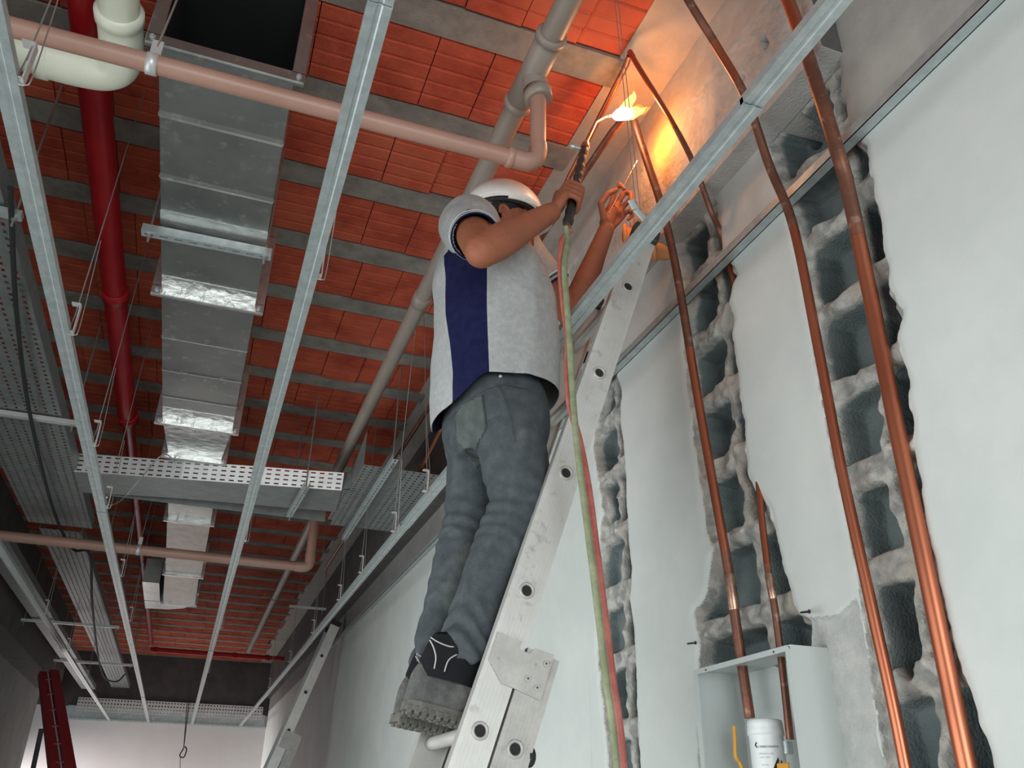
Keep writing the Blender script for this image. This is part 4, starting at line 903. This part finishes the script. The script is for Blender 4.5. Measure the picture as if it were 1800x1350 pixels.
b.chain([Hh(.084, -.020, -.062), Hh(.092, 0, -.060), Hh(.084, .020, -.062)], [.006, .008, .006], 10); b.chain([Hh(.083, -.018, -.071), Hh(.090, 0, -.072), Hh(.083, .018, -.071)], [.006, .008, .006], 10)
vs, nr, fs = voxel(b, .0036, 3, .5)
person = raw(vs, fs).build('person', 'skin', recalc=False, label='worker in white hard hat and grey shirt standing on the ladder with a torch', cat='person')
for s in (-1, 1):
    q = MB(); q.ball(Hh(.070, s*.030, -.002), .0115, .012, .0115, 14, 0, FR); eo = q.build('eye', 'tub', person)
    q = MB(); q.ball(Hh(.0795, s*.031, .001), .003, .0055, .0055, 10, 0, FR); q.build('iris', 'hair', eo)
# hair
q = MB(); rings = []
for i, (z, rx, ry, x) in enumerate([(-.045, .050, .060, -.058), (-.02, .072, .074, -.030), (.01, .088, .0805, -.006), (.05, .088, .080, .0), (.085, .074, .064, .0), (.110, .040, .034, .0), (.116, .01, .01, .0)]):
    rings.append([Hh(x+rx*math.cos(t)*(1 if math.cos(t) < 0 else (.55 if i < 2 else 1.0)), ry*math.sin(t), z+(.012*max(math.cos(t), 0))) for t in np.arange(32)*2*math.pi/32])
q.loft(rings); q.build('hair', 'hair', person)
# hard hat: dome, rim, peak, and the dark harness inside
ht = math.radians(4); kx = V(math.cos(ht), 0, math.sin(ht)); kz = V(-math.sin(ht), 0, math.cos(ht)); HC = V(.650, 1.937, 1.626)
def K(x, y, z): return HC+kx*x+hy*y+kz*z
q = MB(); rings = []
for i in range(15):
    p = math.pi/2*i/14; rx, ry, rz = .121, .104, .110
    c_ = math.cos(p)**.9 if i < 14 else .02
    rings.append([K(rx*c_*math.cos(t), ry*c_*math.sin(t)*(1-.0*p), rz*math.sin(p)+.006*(abs(math.sin(t)) < .16)*math.sin(p)) for t in np.arange(48)*2*math.pi/48])
q.loft(rings, False); q.add(rings[-1], [tuple(range(48))])
hat = q.build('hard_hat', ['hat'], person); so = hat.modifiers.new('t', 'SOLIDIFY'); so.thickness = .003; so.offset = 1
q = MB(); rr = []
for t in np.arange(49)*2*math.pi/48:
    rr.append(K(.122*math.cos(t), .105*math.sin(t), 0))
q.tube(rr, .0042, 8, False); q.build('rim', 'hat', hat)
q = MB(); up_, lo_ = [], []
for t in np.linspace(-1.15, 1.15, 20):
    up_ += [K(.120*math.cos(t), .103*math.sin(t), .004), K((.120+.036*math.cos(t*1.25)**1)*math.cos(t), .107*math.sin(t), -.008)]
q.add(up_, [(2*i, 2*i+1, 2*i+3, 2*i+2) for i in range(19)], 0, True); pk = q.build('peak', 'hat', hat); so = pk.modifiers.new('t', 'SOLIDIFY'); so.thickness = .003
q = MB(); 
for z_, rx, ry in ((-.002, .103, .086), (.022, .103, .085)):
    q.tube([K(rx*math.cos(t)-.004, ry*math.sin(t), z_) for t in np.arange(41)*2*math.pi/40], .010, 8, False)
q.loft([[K(rx*math.cos(t)-.004, ry*math.sin(t), z_) for t in np.arange(40)*2*math.pi/40] for z_, rx, ry in ((-.004, .103, .086), (.03, .102, .085), (.068, .08, .07), (.09, .03, .03))], False); q.build('harness', 'hair', hat)
q = MB(); q.tube([K(.116*math.cos(t), -.100*math.sin(t), -.004) for t in np.linspace(.9, 1.75, 10)], .0055, 8); q.build('slot_bracket', 'hat', hat)

# shirt
def cutplanes(vs, fs, planes):
    bm_ = bmesh.new(); me = bpy.data.meshes.new('tmp'); me.from_pydata([tuple(p) for p in vs], [], fs); bm_.from_mesh(me)
    for co, no in planes: bmesh.ops.bisect_plane(bm_, geom=bm_.verts[:]+bm_.edges[:]+bm_.faces[:], plane_co=co, plane_no=no, dist=1e-4)
    bm_.normal_update(); bm_.verts.index_update()
    v2 = np.array([tuple(v.co) for v in bm_.verts]); n2 = np.array([tuple(v.normal) for v in bm_.verts]); f2 = [tuple(v.index for v in f.verts) for f in bm_.faces]
    bm_.free(); bpy.data.meshes.remove(me); return v2, n2, f2
sb = MB()
prof = [(.905, .478, .800, .192), (.93, .472, .802, .195), (1.00, .462, .803, .192), (1.10, .462, .808, .188), (1.20, .464, .808, .188), (1.30, .458, .796, .195), (1.37, .452, .764, .200), (1.41, .453, .738, .196), (1.445, .462, .712, .172), (1.472, .482, .695, .122), (1.495, .515, .685, .085), (1.507, .54, .675, .068)]
sb.loft([ring_e(((x0+x1)/2, 1.935, z), (x1-x0)/2, ry, 44, 2.2) for z, x0, x1, ry in prof])
dR = nrm(EL_R-SH_R); dL = nrm(EL_L-SH_L)
CR = SH_R+(EL_R-SH_R)*.46; CL = SH_L+(EL_L-SH_L)*.62
sb.chain([SH_R-dR*.07+V(.02, .03, -.01), SH_R-dR*.02, SH_R+dR*.05], [.082, .084, .079], 24); sb.tube([SH_R-dR*.02, SH_R+dR*.05, CR], [.086, .078, .060], 24)
sb.chain([SH_L-dL*.08, SH_L, SH_L+dL*.05], [.085, .082, .074], 24); sb.tube([SH_L-dL*.02, SH_L+dL*.06, CL], [.080, .074, .072], 24)
vs, nr, fs = voxel(sb, .0065, 10, .6)
PL, PR = lambda z: .462+.03*(1.33-z)/.4, lambda z: .546+.018*(1.33-z)/.4
vs, nr, fs = cutplanes(vs, fs, [((PL(1.33), 0, 1.33), (1, 0, .075)), ((PR(1.33), 0, 1.33), (1, 0, .045)), ((0, 0, 1.39), (0, 0, 1))])
fc0 = np.array([vs[list(f)].mean(0) for f in fs])
# cloth folds
fo = .006*fbm(vs[:, 0]*5+vs[:, 2]*6, vs[:, 2]*3+vs[:, 1]*4, 3, 60)+.004*np.sin((vs[:, 2]*.8+vs[:, 0]*.6)*42+5*fbm(vs[:, 0]*4, vs[:, 2]*4, 2, 61))*np.clip((vs[:, 2]-1.15)/.2, 0, 1)*.5
fo = fo+.005*np.exp(-((vs[:, 0]-.66-.1*(vs[:, 2]-1.0))/.018)**2)*np.clip((1.25-vs[:, 2])/.25, 0, 1)*(vs[:, 1] < 1.93)
vs = vs+nr*fo[:, None]
fc = np.array([vs[list(f)].mean(0) for f in fs])
def plane_d(c, d): return (fc-c)@d
hemz = .915+.0*fc[:, 0]
inner = np.hypot((fc[:, 0]-.64)/.158, (fc[:, 1]-1.935)/.186)
def hem(x): t = np.clip((x-.478)/.085, 0, 1); return .918+.068*t*t*(3-2*t)+.02*np.clip((x-.6)/.2, 0, 1)
kill = (fc[:, 2] < hem(fc[:, 0])) | ((fc[:, 2] < .935) & (inner < .955))
for c, d, r in ((CR, dR, .12), (CL, dL, .12)):
    pd = plane_d(c, d); rad = np.linalg.norm(fc-c-pd[:, None]*d, axis=1); kill |= (pd > -.006) & (pd < .08) & (rad < r)
nk = nrm(V(.25, 0, 1)); kill |= (fc[:, 2] > 1.500) & (np.hypot(fc[:, 0]-.61, fc[:, 1]-1.935) < .09)
stripe = (fc0[:, 2] < 1.39) & (fc0[:, 0] > PL(fc0[:, 2])) & (fc0[:, 0] < PR(fc0[:, 2])) & ~kill
navy = (fc[:, 1] < 1.935) & stripe
navyL = (fc[:, 1] >= 1.935) & stripe
kv = np.zeros(len(vs), bool); lv = np.zeros(len(vs), bool)
for i, f in enumerate(fs):
    if kill[i]: kv[list(f)] = True
    else: lv[list(f)] = True
bd = kv & lv & (vs[:, 2] < 1.02)
vs[bd, 2] = hem(vs[bd, 0])
def sub(mask):
    idx = np.nonzero(mask)[0]; used = {}; F = []
    for i in idx: F.append(tuple(used.setdefault(j, len(used)) for j in fs[i]))
    return raw([vs[j] for j in used], F)
sh = sub(~kill & ~navy & ~navyL).build('shirt', ['shirt'], person, recalc=False); so = sh.modifiers.new('t', 'SOLIDIFY'); so.thickness = .002; so.offset = -1
for m_ in (navy, navyL):
    o = sub(m_).build('side_panel', ['navy'], sh, recalc=False); so = o.modifiers.new('t', 'SOLIDIFY'); so.thickness = .002; so.offset = -1
for c, d, r in ((CR, dR, .0615), (CL, dL, .0735)):
    a0 = nrm(np.cross(d, V(0, 0, 1))); b0 = np.cross(d, a0)
    for off, mm, rr_ in ((-.006, 'shirt', .0035), (-.014, 'ink', .0024), (-.021, 'tub', .0024), (0., 'navy', .0024)):
        q = MB(); q.tube([c+d*off+(r-off*.12)*(math.cos(t)*a0+math.sin(t)*b0) for t in np.arange(33)*2*math.pi/32], rr_, 8, False); q.build('sleeve_band', mm, sh)
# collar
q = MB(); cc = V(.605, 1.936, 1.500)
for dz, r1_ in ((0, .066), (.012, .064)):
    q.tube([cc+V(dz*.3, 0, dz)+V(r1_*1.05*math.cos(t), (r1_+.004)*math.sin(t), .012*math.cos(t)) for t in np.arange(33)*2*math.pi/32], .008, 8, False)
q.build('collar', 'shirt', sh)

# trousers
tb_ = MB()
tb_.loft([ring_e(((a+c)/2, 1.93, z), (c-a)/2, ry, 36, 2.3) for z, a, c, ry in [(1.03, .515, .755, .150), (1.00, .508, .765, .158), (.95, .500, .775, .172), (.90, .503, .775, .178), (.85, .515, .765, .176), (.82, .54, .75, .165)]])
LEG = []
for pts, rad in (([(.645, 1.845, .88), (.665, 1.842, .78), (.676, 1.842, .68), (.640, 1.848, .58), (.600, 1.853, .48), (.572, 1.858, .38), (.570, 1.858, .300)], [.098, .088, .073, .068, .065, .063, .066]),
                 ([(.630, 2.02, .88), (.620, 2.02, .78), (.605, 2.02, .68), (.580, 2.018, .58), (.558, 2.014, .48), (.540, 2.012, .39), (.535, 2.012, .315)], [.096, .085, .072, .066, .063, .058, .060])):
    P = spline(pts, 4); Rr = np.interp(np.linspace(0, 1, len(P)), np.linspace(0, 1, len(rad)), rad)
    tb_.tube(P, list(Rr), 24); tb_.ball(pts[0], rad[0]*1.02, rad[0]*1.0, rad[0]*1.05, 20)
vs, nr, fs = voxel(tb_, .006, 8, .6)
z_ = vs[:, 2]
w1 = .45*np.exp(-((z_-.68)/.09)**2)+1.4*np.clip((.46-z_)/.10, 0, 1)+.25
fo = w1*.0042*np.sin(z_*85+vs[:, 0]*45+22*fbm(vs[:, 0]*6+vs[:, 1]*5, z_*4, 2, 70))*(.35+.9*vn(vs[:, 0]*9, z_*8, 72))+.011*fbm(vs[:, 0]*7+vs[:, 1]*6, z_*5, 4, 71)
vs = vs+nr*fo[:, None]
fc = np.array([vs[list(f)].mean(0) for f in fs])
kill = fc[:, 2] > 1.022
for ax, ay, az in ((.570, 1.858, .300), (.535, 2.012, .315)):
    kill |= (fc[:, 2] < az+.012) & (np.hypot(fc[:, 0]-ax, fc[:, 1]-ay) < .052)
tr = sub(~kill).build('trousers', ['jeans'], person, recalc=False); so = tr.modifiers.new('t', 'SOLIDIFY'); so.thickness = .002; so.offset = -1
# pocket and seams follow the trouser surface as seen from the worker's rear right side
PN = nrm(V(-.45, -.89, 0)); PU = V(.89, -.45, 0)
def puv(p): return float(np.dot(p, PU)), float(p[2])
pk = [puv(uy(a, b_, y)) for a, b_, y in [(793, 708, 1.83), (846, 689, 1.77), (853, 740, 1.765), (848, 752, 1.77), (819, 779, 1.80), (796, 758, 1.83)]]
planes = []
for k in range(6):
    (u0, z0), (u1, z1) = pk[k], pk[(k+1) % 6]; e = V(*(PU*(u1-u0)))+V(0, 0, z1-z0); planes.append((tuple(PU*u0+V(0, 0, z0)), tuple(np.cross(e, PN))))
side = nr@PN > .15
vs2, nr2, fs2 = cutplanes(vs, [f for f, k_ in zip(fs, kill) if not k_], planes)
fc2 = np.array([vs2[list(f)].mean(0) for f in fs2]); fn2 = np.array([nr2[list(f)].mean(0) for f in fs2])
ins, _ = pip(pk, fc2@PU, fc2[:, 2]); pm = ins & (fn2@PN > .1)
vs, nr, fs = vs2+nr2*.0024, nr2, fs2
o = sub(pm).build('back_pocket', ['jeanp'], tr, recalc=False); so = o.modifiers.new('t', 'SOLIDIFY'); so.thickness = .0028; so.offset = -1
def onsurf(u, z, off=.0028, N=PN, U=PU):
    q = (vs2@U-u)**2+(vs2[:, 2]-z)**2; q = np.where(nr2@N > .1, q, 9); i = np.argsort(q)[:6]; p = vs2[i].mean(0); n = nrm(nr2[i].mean(0)); d_ = float(np.dot(p, N)); return U*u+N*d_+V(0, 0, z)+n*off
def seam(pts, name, m='thread', r=.0013, N=PN, U=PU, off=.003):
    P = []
    for (a, c), (b_, d_) in zip(pts[:-1], pts[1:]):
        n_ = max(2, int(math.hypot(b_-a, d_-c)/.012)); P += [(a+(b_-a)*t, c+(d_-c)*t) for t in np.arange(n_)/n_]
    P.append(pts[-1]); P = np.array([onsurf(u, z, off, N, U) for u, z in P])
    for _ in range(2): P[1:-1] = (P[:-2]+2*P[1:-1]+P[2:])/4
    q = MB(); q.tube(P, r, 6); q.build(name, m, tr)
cx_, cz_ = np.mean(pk, 0)
seam([(cx_+(u-cx_)*.97, cz_+(z-cz_)*.97) for u, z in pk[1:]+pk[:1]], 'pocket_seam', off=.0042)
SN, SU = V(0, -1, 0), V(1, 0, 0)
seam([(q[0], q[2]) for q in (uy(a, b_, 1.765) for a, b_ in [(876, 672), (886, 700), (899, 745), (907, 790), (912, 850), (914, 905), (905, 960)])], 'side_seam', N=SN, U=SU)
seam([(q[0], q[2]) for q in (uy(a, b_, 1.78) for a, b_ in [(800, 716), (836, 690), (880, 680), (930, 690)])], 'waistband_seam', N=SN, U=SU)
snap = lambda p, off: vs2[np.argmin(((vs2-p)**2).sum(1))]+nr2[np.argmin(((vs2-p)**2).sum(1))]*off
c = snap(uy(880, 664, 1.78), .003); q = MB(); q.ball(c, .006, .006, .006, 12); q.build('rivet', 'steel', tr)

# shoes
def shoe(heel, yc, zs_, slope, L, name='shoe', yaw=0.):
    fx = nrm(V(math.cos(yaw), math.sin(yaw), slope)); fy_ = nrm(V(-math.sin(yaw), math.cos(yaw), 0)); fz = np.cross(fx, fy_); H0 = V(heel, yc, zs_)
    def F(x, y, z): return H0+fx*x*L+fy_*y+fz*z
    st = [(0.0, .012, .030), (.03, .027, .034), (.12, .034, .037), (.28, .036, .036), (.48, .038, .036), (.68, .046, .043), (.82, .045, .042), (.93, .034, .034), (.995, .012, .014)]
    hts = [.055, .085, .102, .108, .102, .080, .056, .044, .030]
    q = MB(); rings = []
    for (x, wl, wr), h in zip(st, hts):
        r = []
        for t in np.linspace(0, math.pi, 13): r.append(F(x, -wl*math.cos(t)*(1-.25*math.sin(t)), .026+h*math.sin(t)**.8))
        r += [F(x, wl*.8, .022), F(x, -wl*.8, .022)]
        rings.append(r)
    q.loft(rings); o = q.build(name, ['shoe'], person); o.modifiers.new('s', 'SUBSURF').levels = 1; o.modifiers['s'].render_levels = 2
    q = MB(); top = [(x*L, -wl*1.12) for x, wl, wr in st]+[(x*L, wr*1.12) for x, wl, wr in st[::-1]]
    q.prism(top, .006, .026, lambda u, v, d: F(u/L, v, d)); so_ = q.build('sole', 'sole', o); bevel(so_, .008, 3)
    q = MB()
    for (x, wl, wr) in [(a, np.interp(a, [s[0] for s in st], [s[1] for s in st]), 0) for a in np.arange(.04, .97, .058)]:
        for s in (-1, -.33, .33, 1):
            cx = F(x+(.018 if abs(s) < .5 else 0), s*wl*.92, .0048); q.obox(cx, nrm(fx+.35*s*fy_), nrm(fy_-.35*s*fx), fz, .0055, wl*.20, .0045)
        for s in (-1, 1): cx = F(x, s*wl*1.11, .010); q.obox(cx, fx, fy_, fz, .0060, .0016, .006)
    bevel(q.build('tread', 'sole', so_), .0015, 1)
    # dark collar with pale piping
    q = MB(); q.loft([ring_e(F(x_, 0, z_), rx_, ry_, 28, 2.1, fx, fy_) for x_, z_, rx_, ry_ in [(.32, .080, .072, .038), (.31, .115, .074, .0415), (.325, .145, .072, .046), (.34, .170, .068, .049), (.35, .178, .064, .047), (.35, .150, .060, .043)]], False); co = q.build('collar', 'shoed', o)
    q = MB()
    for pp in ([(.05, -.040, .150), (.09, -.0420, .138), (.13, -.0425, .118), (.14, -.0405, .095)], [(.38, -.036, .150), (.30, -.0425, .138), (.235, -.0430, .120), (.225, -.0405, .095)], [(.05, -.041, .156), (.12, -.043, .150), (.22, -.0435, .148), (.30, -.042, .154), (.38, -.036, .160)]):
        q.tube(spline([F(a, b_*1.0, c) for a, b_, c in pp], 4), .0016, 6)
    q.build('piping', 'stitch', co)
    q = MB()
    for k in range(5): x_ = .40+.055*k; z_ = .128-.013*k; q.tube(spline([F(x_, -.026, z_-.006), F(x_-.01, 0, z_+.016), F(x_, .026, z_-.006)], 4), .0032, 6)
    q.build('laces', 'shoed', o)
    return o
RZ = foot+dd*(Ls*5.5); rz = RZ[2]+.0155; rxp = RZ[0]
sl = -.20
shoe(.425, 1.862, rz+(rxp-.425)*.20-.004, sl, .272, yaw=-.03)
shoe(.440, 2.015, rz+(rxp-.440)*.13-.004, -.13, .272, yaw=.06)

# ================================================================== torch, flame, filler rod, hoses
tt = thing('brazing_torch', TORCH_A, 'brazing torch with a dark ribbed handle and bent copper neck in the raised right hand', 'torch')
q = MB(); n_r = 9; P, Rr = [], []
A0 = TORCH_A-TAX*.03; B0 = TORCH_B-TAX*.035
for i in range(n_r*3+1):
    f = i/(n_r*3); P.append(A0*(1-f)+B0*f); Rr.append(.0125+(.0022 if i % 3 == 1 else 0))
q.tube(P, Rr, 18); q.build('handle', 'dark', tt)
q = MB(); q.tube([B0, B0+TAX*.006, B0+TAX*.03, B0+TAX*.04], [.0125, .014, .0115, .008], 16); q.build('mixer_body', 'brass', tt)
T1 = uy(1048, 212, 1.765); T2 = uy(1078, 203, 1.80)
neck = spline([B0+TAX*.035, B0*.4+T1*.6+V(0, 0, .0), T1+V(-.006, -.003, -.02), T1+V(.004, .004, 0), T1*.5+T2*.5+V(0, 0, .003), T2], 6)
q = MB(); q.tube(neck, .0046, 10); q.build('neck_tube', 'brass', tt)
q = MB(); q.tube([neck[-5], neck[-1]], [.0062, .0055], 10); q.build('tip', 'brass', tt)
sd = nrm(np.cross(TAX, see)); 
for s in (-1, 1):
    q = MB(); c0 = B0-TAX*.004; q.tube([c0, c0+(-sd)*.030*1+see*.006*s], .0042, 8); e_ = c0+(-sd)*.030+see*.006*s; q.tube([e_, e_-sd*.012], [.0085, .0085], 10); q.build('valve_knob', 'galv', tt)
q = MB(); q.tube([A0+TAX*.004, A0-TAX*.02+V(-.004, -.004, 0)], .006, 10); q.tube([A0+TAX*.004, A0-TAX*.02+V(.012, .004, 0)], .006, 10); q.build('hose_tail', 'brass', tt)
FL = uy(1107, 198, 1.80)
ft_ = thing('torch_flame', FL-V(0, 0, .03), 'bright flame of the torch licking round the end of the copper pipe', 'flame')
def tongue(p, c, r, m, name):
    P = spline(p, 6); n = len(P); f = np.linspace(0, 1, n); Rr = np.interp(f, c, r); q = MB(); q.tube(P, list(np.maximum(Rr, .0006)), 14); q.build(name, m, ft_)
core = uy(1095, 200, 1.785)
tongue([T2, uy(1084, 203, 1.79), core, uy(1104, 200, 1.79), uy(1113, 198, 1.80)], [0, .25, .5, .8, 1], [.005, .017, .022, .018, .004], 'fl_w', 'white_core')
tongue([uy(1092, 202, 1.795), uy(1099, 193, 1.80), uy(1103, 184, 1.80), uy(1110, 175, 1.80), uy(1114, 168, 1.80), uy(1114, 160, 1.80)], [0, .2, .45, .7, .85, 1], [.016, .021, .015, .012, .006, .0008], 'fl_t', 'upper_tongue')
tongue([uy(1100, 203, 1.795), uy(1110, 200, 1.80), uy(1119, 196, 1.803), uy(1127, 195, 1.803), uy(1137, 188, 1.81)], [0, .25, .5, .75, 1], [.017, .020, .016, .009, .0008], 'fl_t', 'side_tongue')
tongue([uy(1108, 199, 1.812), uy(1121, 194, 1.815), uy(1132, 194, 1.815), uy(1144, 188, 1.82)], [0, .4, .7, 1], [.016, .019, .010, .0008], 'fl_o', 'orange_fringe')
fr_ = thing('filler_rod', HND_L, 'thin brazing rod with a glowing tip held in the left hand', 'rod')
q = MB(); q.tube([ROD_B-RAX*.10, ROD_B, ROD_T-RAX*.035], .0016, 8); q.build('rod', 'brass', fr_)
q = MB(); q.tube([ROD_T-RAX*.035, ROD_T], [.0017, .0012], 8); q.build('hot_tip', 'glow', fr_)
def hpath(pp): return [uy(a, b_, y) for a, b_, y in pp]
hg = hpath([(999, 392, 1.612), (997, 425, 1.60), (992, 470, 1.59), (996, 530, 1.59), (1001, 600, 1.59), (1005, 670, 1.59), (1012, 760, 1.59), (1024, 860, 1.59), (1037, 960, 1.585), (1052, 1080, 1.58), (1066, 1200, 1.575), (1083, 1345, 1.57)])
hg += [V(hg[-1][0]+.01, 1.55, -.4), V(hg[-1][0]+.03, 1.5, -CZ+.01)]
hg[0] = A0-TAX*.02+V(-.004, -.004, 0)
q = MB(); q.tube(spline(hg, 8), .0078, 10); q.build('gas_hose', 'hgreen', label='green gas hose hanging from the torch to the floor', cat='hose', group='torch hoses')
hr = hpath([(1002, 392, 1.612), (988, 425, 1.607), (985, 470, 1.607), (990, 530, 1.607), (998, 600, 1.609), (998, 650, 1.610), (1001, 710, 1.610), (1019, 775, 1.607), (1035, 860, 1.600), (1048, 960, 1.598), (1063, 1080, 1.595), (1078, 1200, 1.59), (1096, 1345, 1.59)])
hr += [V(hr[-1][0]+.012, 1.57, -.4), V(hr[-1][0]+.05, 1.53, -CZ+.01)]
hr[0] = A0-TAX*.02+V(.012, .004, 0)
q = MB(); q.tube(spline(hr, 8), .0080, 10); q.build('gas_hose', 'hred', label='red gas hose twisted with the green one below the torch', cat='hose', group='torch hoses')
